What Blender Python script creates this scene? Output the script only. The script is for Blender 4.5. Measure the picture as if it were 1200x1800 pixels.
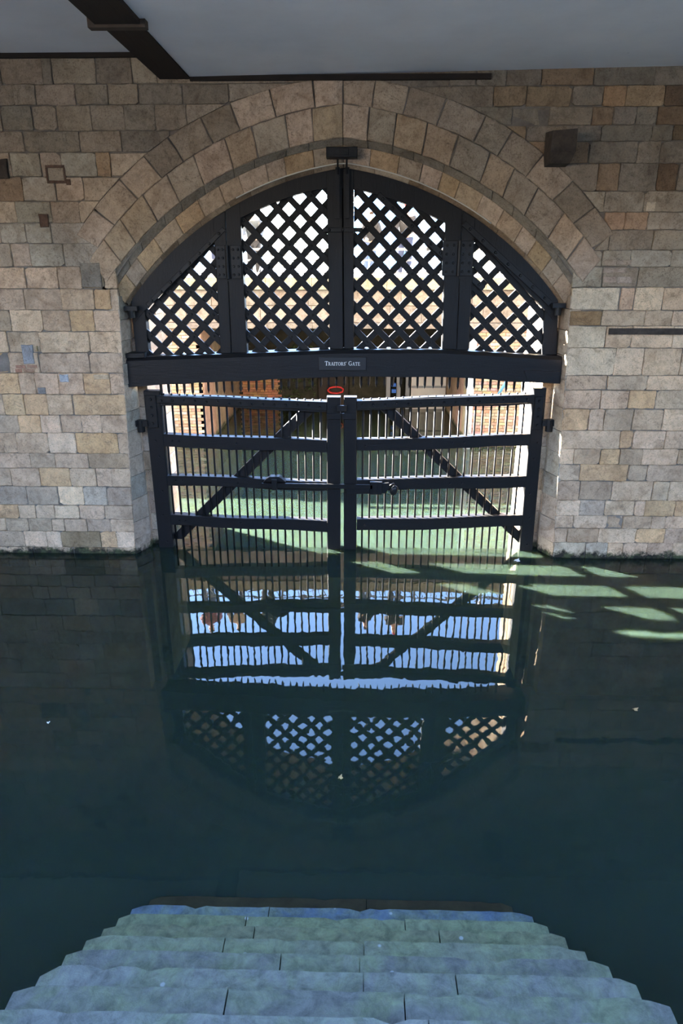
import bpy, math, random
from mathutils import Vector, Matrix
random.seed(7)
for o in list(bpy.data.objects): bpy.data.objects.remove(o)
scene = bpy.context.scene
COL = scene.collection
R = random.uniform

# ------------------------------------------------------------------ camera
CAM = Vector((0.2, -10.0, 4.262)); PITCH = math.radians(19.98); YAW = math.radians(1.3)
FWD = Vector((-math.sin(YAW)*math.cos(PITCH), math.cos(YAW)*math.cos(PITCH), -math.sin(PITCH)))
RGT = Vector((math.cos(YAW), math.sin(YAW), 0)); UPV = RGT.cross(FWD)
cd = bpy.data.cameras.new('camera'); co = bpy.data.objects.new('camera', cd); COL.objects.link(co)
cd.sensor_fit = 'VERTICAL'; cd.sensor_height = 36; cd.sensor_width = 24; cd.lens = 24; cd.clip_end = 2000
co.location = CAM; co.rotation_euler = FWD.to_track_quat('-Z', 'Y').to_euler()
scene.camera = co

# ------------------------------------------------------------------ sky, sun, exposure
SUN_EL = math.radians(26.5); SUN_H = (-0.85, 0.527)          # towards the sun
w = bpy.data.worlds.new('sky'); scene.world = w; w.use_nodes = True
nt = w.node_tree; nt.nodes.clear()
sk = nt.nodes.new('ShaderNodeTexSky'); sk.sky_type = 'NISHITA'; sk.sun_disc = False
sk.sun_elevation = SUN_EL; sk.sun_rotation = math.atan2(SUN_H[0], SUN_H[1]); sk.air_density = 1.0; sk.dust_density = 0.1; sk.ozone_density = 2.5
bg = nt.nodes.new('ShaderNodeBackground'); bg.inputs[1].default_value = 4.2
wo = nt.nodes.new('ShaderNodeOutputWorld')
wb = nt.nodes.new('ShaderNodeMix'); wb.data_type = 'RGBA'; wb.blend_type = 'MULTIPLY'; wb.inputs[0].default_value = 1; wb.inputs[7].default_value = (.98, 1.0, 1.07, 1)   # camera white balance, whole sky
nt.links.new(sk.outputs[0], wb.inputs[6]); nt.links.new(wb.outputs[2], bg.inputs[0]); nt.links.new(bg.outputs[0], wo.inputs[0])
sl = bpy.data.lights.new('sun', 'SUN'); so = bpy.data.objects.new('sun', sl); COL.objects.link(so)
sl.energy = 290; sl.angle = math.radians(0.55); sl.color = (1.0, 0.93, 0.82)
sd = Vector((-SUN_H[0]*math.cos(SUN_EL), -SUN_H[1]*math.cos(SUN_EL), -math.sin(SUN_EL)))
so.rotation_euler = sd.to_track_quat('-Z', 'Y').to_euler(); so.location = (-40, 25, 25)
vs = scene.view_settings
vs.view_transform = 'Standard'; vs.look = 'None'; vs.gamma = 1; vs.exposure = 0.06; vs.use_curve_mapping = False

# ------------------------------------------------------------------ helpers
def at(px, py, Y):
    """point of the plane y=Y that a measured photo position stands for -> (x, z)"""
    d = FWD + RGT*((px-600)/1200) - UPV*((py-900)/1200)
    p = CAM + d*((Y-CAM.y)/d.y)
    return p.x, p.z
def lerp(a, b, t): return a+(b-a)*t
def tag(o, label=None, cat=None, group=None, kind=None):
    if label: o['label'] = label
    if cat: o['category'] = cat
    if group: o['group'] = group
    if kind: o['kind'] = kind
    return o
def root(name, loc, label, cat, group=None, kind=None):
    o = bpy.data.objects.new(name, None); COL.objects.link(o); o.location = loc; o.empty_display_size = .2
    return tag(o, label, cat, group, kind)
def world_of(p):
    m = Matrix.Translation(p.location)
    return world_of(p.parent) @ p.matrix_parent_inverse @ m if p.parent else m
def link(name, me, mat=None, parent=None, color=None):
    o = bpy.data.objects.new(name, me); COL.objects.link(o)
    if mat and not me.materials: me.materials.append(mat)
    if parent:
        o.parent = parent; o.matrix_parent_inverse = world_of(parent).inverted()
    if color: o.color = (*color, 1)
    return o
def mesh(name, v, f, smooth=False):
    me = bpy.data.meshes.new(name); me.from_pydata([tuple(p) for p in v], [], f); me.update()
    if smooth:
        for p in me.polygons: p.use_smooth = True
    return me
class MB:
    def __init__(s): s.v = []; s.f = []
    def add(s, v, f):
        n = len(s.v); s.v += [tuple(p) for p in v]; s.f += [[i+n for i in q] for q in f]; return s
    def box(s, x0, x1, y0, y1, z0, z1):
        return s.hexa([(x0,y0,z0),(x1,y0,z0),(x1,y1,z0),(x0,y1,z0)], [(x0,y0,z1),(x1,y0,z1),(x1,y1,z1),(x0,y1,z1)])
    def hexa(s, b, t):
        n = len(b)
        return s.add(list(b)+list(t), [list(range(n))[::-1], list(range(n, 2*n))]+[[i,(i+1)%n,n+(i+1)%n,n+i] for i in range(n)])
    def tube(s, pts, r, n=6, r1=None, cap=True):
        pts = [Vector(p) for p in pts]; rings = []
        for i, p in enumerate(pts):
            d = (pts[min(i+1, len(pts)-1)]-pts[max(i-1, 0)]).normalized()
            a = d.orthogonal() if abs(d.z) > .99 else d.cross(Vector((0,0,1)))
            a.normalize(); b = d.cross(a)
            rr = r if r1 is None else lerp(r, r1, i/(len(pts)-1))
            rings.append([p+(a*math.cos(2*math.pi*k/n)+b*math.sin(2*math.pi*k/n))*rr for k in range(n)])
        v = [q for g in rings for q in g]
        f = [[i*n+k, i*n+(k+1)%n, (i+1)*n+(k+1)%n, (i+1)*n+k] for i in range(len(pts)-1) for k in range(n)]
        if cap: f += [list(range(n))[::-1], list(range((len(pts)-1)*n, len(pts)*n))]
        return s.add(v, f)
    def dome(s, x, y, z, r, h, n=6):      # bolt head facing -y
        v = [(x+r*math.cos(2*math.pi*k/n), y, z+r*math.sin(2*math.pi*k/n)) for k in range(n)]
        v += [(x+.6*r*math.cos(2*math.pi*k/n), y-h, z+.6*r*math.sin(2*math.pi*k/n)) for k in range(n)]
        return s.add(v, [[k,(k+1)%n,n+(k+1)%n,n+k] for k in range(n)]+[list(range(n,2*n))])
    def build(s, name, mat=None, parent=None, color=None, smooth=False):
        return link(name, mesh(name, s.v, s.f, smooth), mat, parent, color)

def area(p): return .5*sum(p[i][0]*p[(i+1)%len(p)][1]-p[(i+1)%len(p)][0]*p[i][1] for i in range(len(p)))
def inset(p, d):
    n = len(p); out = []
    for i in range(n):
        a, b, c = Vector(p[i-1]), Vector(p[i]), Vector(p[(i+1)%n])
        e1 = (b-a); e2 = (c-b)
        if e1.length < 1e-6 or e2.length < 1e-6: out.append(tuple(b)); continue
        e1.normalize(); e2.normalize()
        n1 = Vector((-e1.y, e1.x)); n2 = Vector((-e2.y, e2.x)); m = n1+n2
        if m.length < .2: out.append(tuple(b)); continue
        m.normalize(); k = d/max(.45, m.dot(n1)); out.append(tuple(b+m*k))
    return out
def stone_mesh(poly, y0, depth, bev=.008, rough=.004, nrm=-1):
    """block whose front (facing -y when nrm=-1) has outline poly (x,z), worn bevelled edges"""
    if area(poly) < 0: poly = poly[::-1]
    n = len(poly); inn = inset(poly, bev)
    dy = -nrm
    v = [(x, y0+dy*depth, z) for x, z in poly]+[(x, y0+dy*bev*.8, z) for x, z in poly]+[(x, y0+R(-rough, rough), z) for x, z in inn]
    f = [[i,(i+1)%n,n+(i+1)%n,n+i] for i in range(n)]+[[n+i,n+(i+1)%n,2*n+(i+1)%n,2*n+i] for i in range(n)]+[list(range(2*n,3*n))]
    if nrm > 0: f = [q[::-1] for q in f]
    return mesh('stone', v, f)
def wear(poly, seg=3, j=.004):
    out = []; n = len(poly)
    for i in range(n):
        a = Vector(poly[i]); b = Vector(poly[(i+1)%n]); k = seg if (b-a).length > .12 else 1
        for s in range(k):
            q = a.lerp(b, s/k); out.append((q.x+R(-j, j), q.y+R(-j, j)))
    return out
def patch(name, front, dy, mat, parent, color=None, jit=.003):
    """solid piece: front ring of 3-D points, swept back along +y"""
    b = [(x+R(-jit,jit), y+R(-jit,jit), z+R(-jit,jit)) for x, y, z in front]
    t = [(x, y+dy, z) for x, y, z in front]; n = len(b)
    c = Vector((0,0,0))
    for q in b: c += Vector(q)/n
    rim = []
    ins = [tuple(Vector(q).lerp(c, .06)+Vector((0,-.007,0))) for q in b]
    v = b+t+ins
    f = [[i,n+i,n+(i+1)%n,(i+1)%n] for i in range(n)]+[[i,(i+1)%n,2*n+(i+1)%n,2*n+i] for i in range(n)]+[list(range(2*n,3*n))]
    return link(name, mesh(name, v, f), mat, parent, color)
def clip_half(poly, a, b, c):               # keep a*x+b*z <= c
    out = []
    for i in range(len(poly)):
        p, q = poly[i], poly[(i+1)%len(poly)]
        dp, dq = a*p[0]+b*p[1]-c, a*q[0]+b*q[1]-c
        if dp <= 0: out.append(p)
        if dp*dq < 0:
            t = dp/(dp-dq); out.append((lerp(p[0],q[0],t), lerp(p[1],q[1],t)))
    return out
def clip_convex(poly, region):              # region CCW convex
    if area(region) < 0: region = region[::-1]
    for i in range(len(region)):
        if not poly: return poly
        (x0,z0),(x1,z1) = region[i], region[(i+1)%len(region)]
        a, b = (z1-z0), -(x1-x0); poly = clip_half(poly, a, b, a*x0+b*z0)
    return poly
def prism(poly, y0, y1, bev=.006):
    """timber / iron piece with outline poly in x,z from y0 (front) to y1, front arrises eased"""
    if area(poly) < 0: poly = poly[::-1]
    n = len(poly); inn = inset(poly, bev)
    v = [(x,y1,z) for x,z in poly]+[(x,y0+bev,z) for x,z in poly]+[(x,y0,z) for x,z in inn]
    f = [list(range(n))[::-1]][:0]+[[i,(i+1)%n,n+(i+1)%n,n+i] for i in range(n)]+[[n+i,n+(i+1)%n,2*n+(i+1)%n,2*n+i] for i in range(n)]+[list(range(2*n,3*n)), list(range(n))[::-1]]
    return mesh('piece', v, f)
def quadpoly(x0, x1, zl0, zl1, zr0, zr1): return [(x0,zl0),(x1,zr0),(x1,zr1),(x0,zl1)]

# ------------------------------------------------------------------ materials
def material(name):
    m = bpy.data.materials.new(name); m.use_nodes = True; t = m.node_tree
    return m, t, t.nodes['Principled BSDF']
def N(t, kind, **kw):
    n = t.nodes.new(kind)
    for k, v in kw.items():
        if k.startswith('i_'):
            n.inputs[k[2:].replace('_', ' ')].default_value = v
        else: setattr(n, k, v)
    return n
def noise(t, co, scale, detail=6, rough=.6, dist=0):
    n = N(t, 'ShaderNodeTexNoise'); n.inputs['Scale'].default_value = scale; n.inputs['Detail'].default_value = detail
    n.inputs['Roughness'].default_value = rough; n.inputs['Distortion'].default_value = dist
    t.links.new(co, n.inputs['Vector']); return n.outputs['Fac']
def ramp(t, fac, stops):
    r = N(t, 'ShaderNodeValToRGB'); e = r.color_ramp.elements
    while len(e) < len(stops): e.new(.5)
    for k, (p, c) in enumerate(stops):
        e[k].position = p; e[k].color = (*c, 1) if len(c) == 3 else c
    t.links.new(fac, r.inputs[0]); return r.outputs[0]
def mix(t, fac, a, b, mode='MIX'):
    n = N(t, 'ShaderNodeMix', data_type='RGBA', blend_type=mode)
    for s, val in ((n.inputs[0], fac), (n.inputs[6], a), (n.inputs[7], b)):
        if hasattr(val, 'is_output'): t.links.new(val, s)
        else: s.default_value = val if not isinstance(val, tuple) else (*val, 1)[:4]
    return n.outputs[2]
def bump(t, h, strength, dist, prev=None):
    b = N(t, 'ShaderNodeBump'); b.inputs['Strength'].default_value = strength; b.inputs['Distance'].default_value = dist
    t.links.new(h, b.inputs['Height'])
    if prev: t.links.new(prev, b.inputs['Normal'])
    return b.outputs[0]
def pos(t): return N(t, 'ShaderNodeNewGeometry').outputs['Position']
def stone_material(name, moss=True, grain=1.0, objcol=True, base=(.4,.34,.27), rough=.9):
    m, t, p = material(name); G = pos(t)
    oi = N(t, 'ShaderNodeObjectInfo')
    off = N(t, 'ShaderNodeVectorMath', operation='SCALE'); off.inputs[0].default_value = (31.7, 17.3, 23.9); t.links.new(oi.outputs['Random'], off.inputs['Scale'])
    ad = N(t, 'ShaderNodeVectorMath', operation='ADD'); t.links.new(G, ad.inputs[0]); t.links.new(off.outputs[0], ad.inputs[1]); P = ad.outputs[0]
    col = oi.outputs['Color'] if objcol else None
    if col is None:
        rgb = N(t, 'ShaderNodeRGB'); rgb.outputs[0].default_value = (*base, 1); col = rgb.outputs[0]
    a = ramp(t, noise(t, G, 1.3, 6, .65, .6), [(.3, (.70,.66,.61)), (.5, (.98,.97,.95)), (.72, (1.15,1.12,1.06))])
    col = mix(t, .9*grain, col, a, 'MULTIPLY')
    a = ramp(t, noise(t, P, 3.2, 7, .7, 1.0), [(.32, (.62,.57,.52)), (.5, (1,.99,.97)), (.7, (1.18,1.17,1.15))])
    col = mix(t, .85*grain, col, a, 'MULTIPLY')
    b = ramp(t, noise(t, P, 13, 9, .75, .5), [(.3, (.55,.51,.46)), (.48, (1,1,1)), (.72, (1.2,1.19,1.16))])
    col = mix(t, .8*grain, col, b, 'MULTIPLY')
    c = ramp(t, noise(t, P, 55, 5, .7), [(.34, (.35,.31,.27)), (.45, (1,1,1)), (.7, (1.1,1.1,1.1))])
    col = mix(t, .7*grain, col, c, 'MULTIPLY')
    d = ramp(t, noise(t, P, 2.6, 9, .72, 1.6), [(.60, (0,0,0)), (.70, (1,1,1))])
    col = mix(t, mix(t, .5*grain, (0,0,0), d), col, (.25,.18,.11))
    e = ramp(t, noise(t, P, 1.9, 5, .6, 2.4), [(.488, (0,0,0)), (.497, (1,1,1)), (.503, (1,1,1)), (.512, (0,0,0))])
    e2 = ramp(t, noise(t, P, 2.3, 3, .5), [(.5, (0,0,0)), (.6, (1,1,1))])
    crack = mix(t, 1.0, e, e2, 'MULTIPLY')
    col = mix(t, mix(t, .55*grain, (0,0,0), crack), col, (.09,.065,.045))
    if moss:
        s = N(t, 'ShaderNodeSeparateXYZ'); t.links.new(G, s.inputs[0])
        mr = N(t, 'ShaderNodeMapRange'); t.links.new(s.outputs[2], mr.inputs[0])
        mr.inputs[1].default_value = .26; mr.inputs[2].default_value = 0.0; mr.inputs[3].default_value = 0; mr.inputs[4].default_value = .55
        mm = N(t, 'ShaderNodeMath', operation='ADD'); t.links.new(mr.outputs[0], mm.inputs[0]); t.links.new(noise(t, G, 5, 8, .75), mm.inputs[1])
        fm = ramp(t, mm.outputs[0], [(.80, (0,0,0)), (.95, (1,1,1))])
        col = mix(t, fm, col, mix(t, ramp(t, noise(t, G, 9, 6), [(.45,(0,0,0)),(.65,(1,1,1))]), (.022,.02,.014), (.075,.085,.035)))
    t.links.new(col, p.inputs['Base Color']); p.inputs['Roughness'].default_value = rough; p.inputs['Specular IOR Level'].default_value = .25
    n1 = bump(t, noise(t, P, 5, 9, .7, .6), .5, .05)
    n2 = bump(t, noise(t, P, 22, 8, .72, .4), .5, .02, n1)
    n3 = bump(t, noise(t, P, 80, 4, .7), .3, .005, n2)
    t.links.new(n3, p.inputs['Normal']); return m
M_STONE = stone_material('worn_limestone')
M_STONE2 = stone_material('dry_limestone', moss=False)
def mortar_material():
    m, t, p = material('lime_mortar'); P = pos(t)
    col = ramp(t, noise(t, P, 3, 8, .7), [(.3, (.09,.075,.06)), (.6, (.21,.175,.14)), (.8, (.34,.29,.24))])
    t.links.new(col, p.inputs['Base Color']); p.inputs['Roughness'].default_value = .95
    t.links.new(bump(t, noise(t, P, 30, 6, .7), .6, .02), p.inputs['Normal']); return m
M_MORTAR = mortar_material()
def timber_material(name, c0, c1, rough, axis):
    m, t, p = material(name); P = pos(t)
    mp = N(t, 'ShaderNodeMapping'); t.links.new(P, mp.inputs['Vector']); mp.inputs['Scale'].default_value = axis
    g = noise(t, mp.outputs[0], 6, 7, .7, .8); g2 = noise(t, P, 3.0, 5, .6)
    col = mix(t, g2, mix(t, g, c0, c1), c0)
    t.links.new(col, p.inputs['Base Color'])
    r = N(t, 'ShaderNodeMapRange'); t.links.new(g, r.inputs[0]); r.inputs[3].default_value = rough-.1; r.inputs[4].default_value = rough+.14
    t.links.new(r.outputs[0], p.inputs['Roughness']); p.inputs['Specular IOR Level'].default_value = .28
    n1 = bump(t, g, .35, .012); n2 = bump(t, noise(t, P, 55, 4, .7), .25, .004, n1)
    t.links.new(n2, p.inputs['Normal']); return m
M_WOODH = timber_material('black_painted_oak_rail', (.0045,.0042,.0044), (.011,.010,.0098), .46, (.5,4,5))
M_WOODV = timber_material('black_painted_oak_post', (.0045,.0042,.0044), (.0105,.0098,.0095), .48, (5,5,.5))
M_WOODL = timber_material('black_painted_lath', (.0045,.0042,.0042), (.0105,.0095,.009), .52, (3,3,3))
M_BAR = timber_material('black_iron_bar', (.005,.005,.0052), (.010,.0098,.010), .62, (4,4,4)); M_BAR.node_tree.nodes['Principled BSDF'].inputs['Specular IOR Level'].default_value = .15
M_IRON = timber_material('black_painted_iron', (.006,.006,.0062), (.014,.0138,.014), .38, (4,4,4))
M_BEAM = timber_material('dark_stained_timber', (.014,.010,.008), (.035,.024,.017), .8, (5,.4,5))
def plain(name, c, rough=.7, var=.25, scale=8, metal=0, spec=.4, bs=.15):
    m, t, p = material(name); P = pos(t)
    f = noise(t, P, scale, 6, .65)
    col = ramp(t, f, [(.3, tuple(x*(1-var) for x in c)), (.7, tuple(min(1, x*(1+var)) for x in c))])
    t.links.new(col, p.inputs['Base Color']); p.inputs['Roughness'].default_value = rough; p.inputs['Metallic'].default_value = metal
    p.inputs['Specular IOR Level'].default_value = spec
    if bs: t.links.new(bump(t, noise(t, P, scale*4, 5), bs, .01), p.inputs['Normal'])
    return m
def ceiling_material():
    m, t, p = material('white_plaster'); P = pos(t)
    col = ramp(t, noise(t, P, .7, 6, .6), [(.3, (.70,.71,.73)), (.65, (.82,.83,.85))])
    mp = N(t, 'ShaderNodeMapping'); t.links.new(P, mp.inputs['Vector']); mp.inputs['Scale'].default_value = (1.2, 3.2, 1)
    sp = ramp(t, noise(t, mp.outputs[0], 3.2, 9, .8, 1.5), [(.64, (0,0,0)), (.74, (1,1,1))])
    col = mix(t, mix(t, .55, (0,0,0), sp), col, (.13,.115,.10))
    t.links.new(col, p.inputs['Base Color']); p.inputs['Roughness'].default_value = .85
    t.links.new(bump(t, noise(t, P, 5, 6), .3, .01), p.inputs['Normal']); return m
M_CEIL = ceiling_material()
def step_material():
    m, t, p = material('algae_stone'); P = pos(t)
    col = N(t, 'ShaderNodeObjectInfo').outputs['Color']
    g = ramp(t, noise(t, P, 3.2, 8, .7, .5), [(.42, (0,0,0)), (.62, (1,1,1))])
    col = mix(t, mix(t, .6, (0,0,0), g), col, (.115,.135,.065))
    k = ramp(t, noise(t, P, 11, 9, .75, .4), [(.28, (.38,.39,.40)), (.5, (.95,.95,.95)), (.75, (1.5,1.5,1.45))])
    col = mix(t, .9, col, k, 'MULTIPLY')
    v = N(t, 'ShaderNodeTexVoronoi'); v.inputs['Scale'].default_value = 5.5; t.links.new(P, v.inputs['Vector'])
    sp = ramp(t, v.outputs['Distance'], [(.05, (1,1,1)), (.085, (0,0,0))])
    col = mix(t, mix(t, .5, (0,0,0), sp), col, (.33,.34,.34))
    t.links.new(col, p.inputs['Base Color']); p.inputs['Roughness'].default_value = .85; p.inputs['Specular IOR Level'].default_value = .15
    n1 = bump(t, noise(t, P, 9, 9, .7), .6, .035)
    t.links.new(n1, p.inputs['Normal']); return m
M_STEP = step_material(); M_WET = plain('wet_slime_stone', (.016,.014,.006), .7, .4, 6, spec=.15)
def water_material():
    m, t, p = material('still_water'); t.nodes.remove(p); P = pos(t)
    out = t.nodes['Material Output']
    mp = N(t, 'ShaderNodeMapping'); t.links.new(P, mp.inputs['Vector']); mp.inputs['Scale'].default_value = (1, .7, 1)
    b1 = bump(t, noise(t, mp.outputs[0], 1.1, 2, .5, .3), .05, .05)
    b2 = bump(t, noise(t, mp.outputs[0], 5.5, 2, .5), .035, .02, b1)
    col = ramp(t, noise(t, P, .5, 5, .6), [(.3, (.0135,.0235,.018)), (.7, (.0195,.031,.022))])
    df = N(t, 'ShaderNodeSubsurfaceScattering'); df.falloff = 'BURLEY'; t.links.new(col, df.inputs['Color'])
    df.inputs['Scale'].default_value = .14; df.inputs['Radius'].default_value = (1.0, 1.0, .45)
    tr = N(t, 'ShaderNodeBsdfTransparent'); tr.inputs[0].default_value = (.7,.78,.55,1)
    mx = N(t, 'ShaderNodeMixShader'); mx.inputs[0].default_value = .30
    t.links.new(df.outputs[0], mx.inputs[1]); t.links.new(tr.outputs[0], mx.inputs[2])
    gl = N(t, 'ShaderNodeBsdfGlossy'); gl.inputs['Roughness'].default_value = .012; t.links.new(b2, gl.inputs['Normal'])
    fr = N(t, 'ShaderNodeFresnel'); fr.inputs[0].default_value = 1.333; t.links.new(b2, fr.inputs['Normal'])
    m2 = N(t, 'ShaderNodeMixShader'); t.links.new(fr.outputs[0], m2.inputs[0]); t.links.new(mx.outputs[0], m2.inputs[1]); t.links.new(gl.outputs[0], m2.inputs[2])
    t.links.new(m2.outputs[0], out.inputs[0]); return m
M_WATER = water_material()
def brick_material(name, objcol=True, base=(.36,.2,.12)):
    return stone_material(name, moss=True, grain=.7, objcol=objcol, base=base)
M_BRICK = brick_material('worn_brick')

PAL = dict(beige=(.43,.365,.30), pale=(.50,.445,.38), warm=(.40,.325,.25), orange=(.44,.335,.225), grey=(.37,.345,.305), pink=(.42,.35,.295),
           low1=(.58,.455,.34), low2=(.64,.515,.395), low3=(.52,.405,.305), low4=(.57,.41,.26), low5=(.46,.37,.285), brown=(.26,.20,.145), drab=(.23,.21,.185), dull=(.32,.285,.245),
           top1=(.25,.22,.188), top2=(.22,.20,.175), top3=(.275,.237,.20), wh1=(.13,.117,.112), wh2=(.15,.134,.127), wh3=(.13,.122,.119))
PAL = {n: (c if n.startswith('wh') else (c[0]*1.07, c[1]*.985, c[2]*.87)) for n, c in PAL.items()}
def pick(names):
    c = PAL[random.choice(names)]; k = R(.88, 1.10); return tuple(x*k*R(.985,1.015) for x in c)

# ------------------------------------------------------------------ the gate wall (two halves), its arch and stones
YW = -0.27                                   # inner wall face
ARCH = dict(gate=(.59,.88,4.595), cbot=(.54,1.03,4.505), ctop=(.38,1.33,4.375), bin=(.40,1.20,4.58), bout=(.39,1.30,4.85), aout=(.20,1.63,4.80))
def arc(name, th, side):                     # side -1 left, +1 right
    cx, cz, r = ARCH[name]; return side*(-cx+r*math.cos(th)), cz+r*math.sin(th)
def arc_end(name):                           # angle at the crown (x = 0)
    cx, cz, r = ARCH[name]; return math.acos(cx/r)
def arc_at_z(name, z):
    cx, cz, r = ARCH[name]; return math.asin((z-cz)/r)
def jamb_x(z): return lerp(3.235, 3.075, min(1, max(0, z/3.9)))
ZA, ZB = 4.62, 4.30
def blocked(x, z):
    x = abs(x)
    if z > ZA: n = 'aout'
    elif z > ZB: n = 'bout'
    else: return x < jamb_x(z)+.004
    cx, cz, r = ARCH[n]
    return math.hypot(x+cx, z-cz) < r+.006
ZTOP = 6.75
wall = {}
for side, nm in ((-1, 'wall_left'), (1, 'wall_right')):
    mb = MB(); yb0, yb1 = YW+.022, 1.4
    def bxx(xa, xb, za, zb, y0=yb0, y1=yb1): mb.box(min(xa,xb), max(xa,xb), y0, y1, za, zb)
    bxx(side*3.24, side*9.2, -2.5, ZTOP)
    # mortar bed behind the voussoirs and the reveal, stepped along the arch
    K = 26; ths = [lerp(arc_at_z('gate', 3.7), arc_end('gate'), k/K) for k in range(K+1)]
    for k in range(K):
        a = arc('gate', ths[k], side); b = arc('gate', ths[k+1], side)
        for y0, y1, dz in ((.16, 1.4, .03),):
            q = [(a[0], a[1]+dz), (b[0], b[1]+dz), (b[0], ZTOP), (a[0], ZTOP)]
            mb.hexa([(x, y0, z) for x, z in q], [(x, y1, z) for x, z in q])
    ths = [lerp(arc_at_z('ctop', 3.7), arc_end('ctop'), k/K) for k in range(K+1)]
    for k in range(K):
        a = arc('ctop', ths[k], side); b = arc('ctop', ths[k+1], side)
        q = [(a[0], a[1]+.09), (b[0], b[1]+.09), (b[0], ZTOP), (a[0], ZTOP)]
        mb.hexa([(x, yb0, z) for x, z in q], [(x, .16, z) for x, z in q])
    bxx(side*3.10, side*3.24, 3.7, ZTOP, YW+.05, 1.4)
    bxx(side*3.12, side*3.25, -2.5, 3.75, .0, 1.4)
    bxx(side*2.96, side*3.13, -2.5, 3.9, .2, 1.4)
    wall[side] = mb.build(nm, M_MORTAR)
    tag(wall[side], kind='structure')

LEFT = [(97,148,[0,73,90,168,231,275]),(148,185,[24,62,132,190,243,320,402]),(185,230,[2,57,100,160,219,273,328]),(230,268,[42,140,213,300]),
 (268,311,[19,72,108,170,194]),(311,354,[40,98,147]),(354,392,[28,90,140]),(392,428,[0,45,90]),(428,469,[20,53,112]),(469,508,[45,102,143,182]),
 (508,545,[43,108,165,195]),(545,583,[19,74,123,165]),(583,620,[13,70,157]),(620,656,[16,68,157]),(656,693,[34,62,103,147,193]),(693,730,[7,43,83,128]),
 (730,761,[33,72,106,143,178]),(761,797,[29,85,133,207]),(797,823,[53,97,155]),(823,855,[20,70,123,169,196]),(855,888,[47,102,147,188]),
 (888,912,[33,63,96,140,184]),(912,934,[11,50,91,114,153,194]),(934,962,[43,83,108,177,205]),(962,990,[60,130,190])]
RIGHT = [(121,150,[790,838,890,952,1044,1150]),(150,187,[867,925,1005,1060,1100,1168]),(187,220,[900,965,1040,1078,1118,1155]),(220,248,[925,1056,1145,1182]),
 (248,287,[1035,1120,1160]),(287,336,[1050,1088,1155,1190]),(336,373,[1062,1132]),(373,404,[1062,1098,1138]),(404,440,[1070,1147]),(440,469,[1058,1108,1180]),
 (469,505,[1058,1121]),(505,546,[1089,1115,1165]),(546,573,[1057,1133,1181]),(573,612,[1064,1110,1183]),(612,660,[1080,1130,1196]),(660,686,[1067,1137]),
 (686,719,[1055,1104,1153]),(719,757,[1034,1061,1111,1165]),(757,789,[1089,1112,1168]),(789,817,[1008,1054,1089,1128]),(817,846,[1019,1103,1137]),
 (846,880,[1018,1075,1146,1175]),(880,907,[1018,1062,1115,1133,1186]),(907,929,[1008,1067,1094,1144,1169]),(929,954,[996,1051,1117,1168]),(954,990,[1028,1066,1093,1136])]
# stones whose own colour stands out: photo position on the wall -> colour
SPECIAL = [((at(px, py, YW)), c) for px, py, c in (
 (150,948,(.29,.235,.16)),(170,780,(.56,.40,.24)),(170,712,(.52,.39,.26)),(28,712,(.54,.41,.27)),(190,810,(.38,.30,.22)),(205,872,(.37,.31,.26)),(165,872,(.40,.37,.33)),
 (70,872,(.36,.31,.26)),(20,872,(.34,.29,.245)),(162,488,(.27,.235,.19)),(8,565,(.33,.27,.21)),(8,335,(.26,.20,.155)),(182,290,(.35,.265,.19)),(8,640,(.46,.32,.18)),
 (1025,560,(.30,.21,.125)),(1045,863,(.37,.295,.23)),(1000,863,(.40,.31,.24)),(1030,803,(.44,.34,.25)),(1080,168,(.36,.25,.165)),(1130,168,(.36,.28,.20)),(1190,310,(.15,.11,.08)),(1185,168,(.13,.095,.07)),
 (1190,235,(.13,.10,.07)),(1170,205,(.17,.125,.09)),(1080,388,(.37,.27,.21)),(1118,388,(.36,.265,.205)),(1040,525,(.58,.52,.43)),(1020,592,(.56,.49,.39)),(1030,636,(.56,.48,.38)),(1030,487,(.34,.315,.27)),
 (1000,940,(.42,.33,.25)),(1035,892,(.42,.36,.31)),(1010,968,(.42,.39,.33)),(1050,968,(.45,.43,.39)))]
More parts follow.
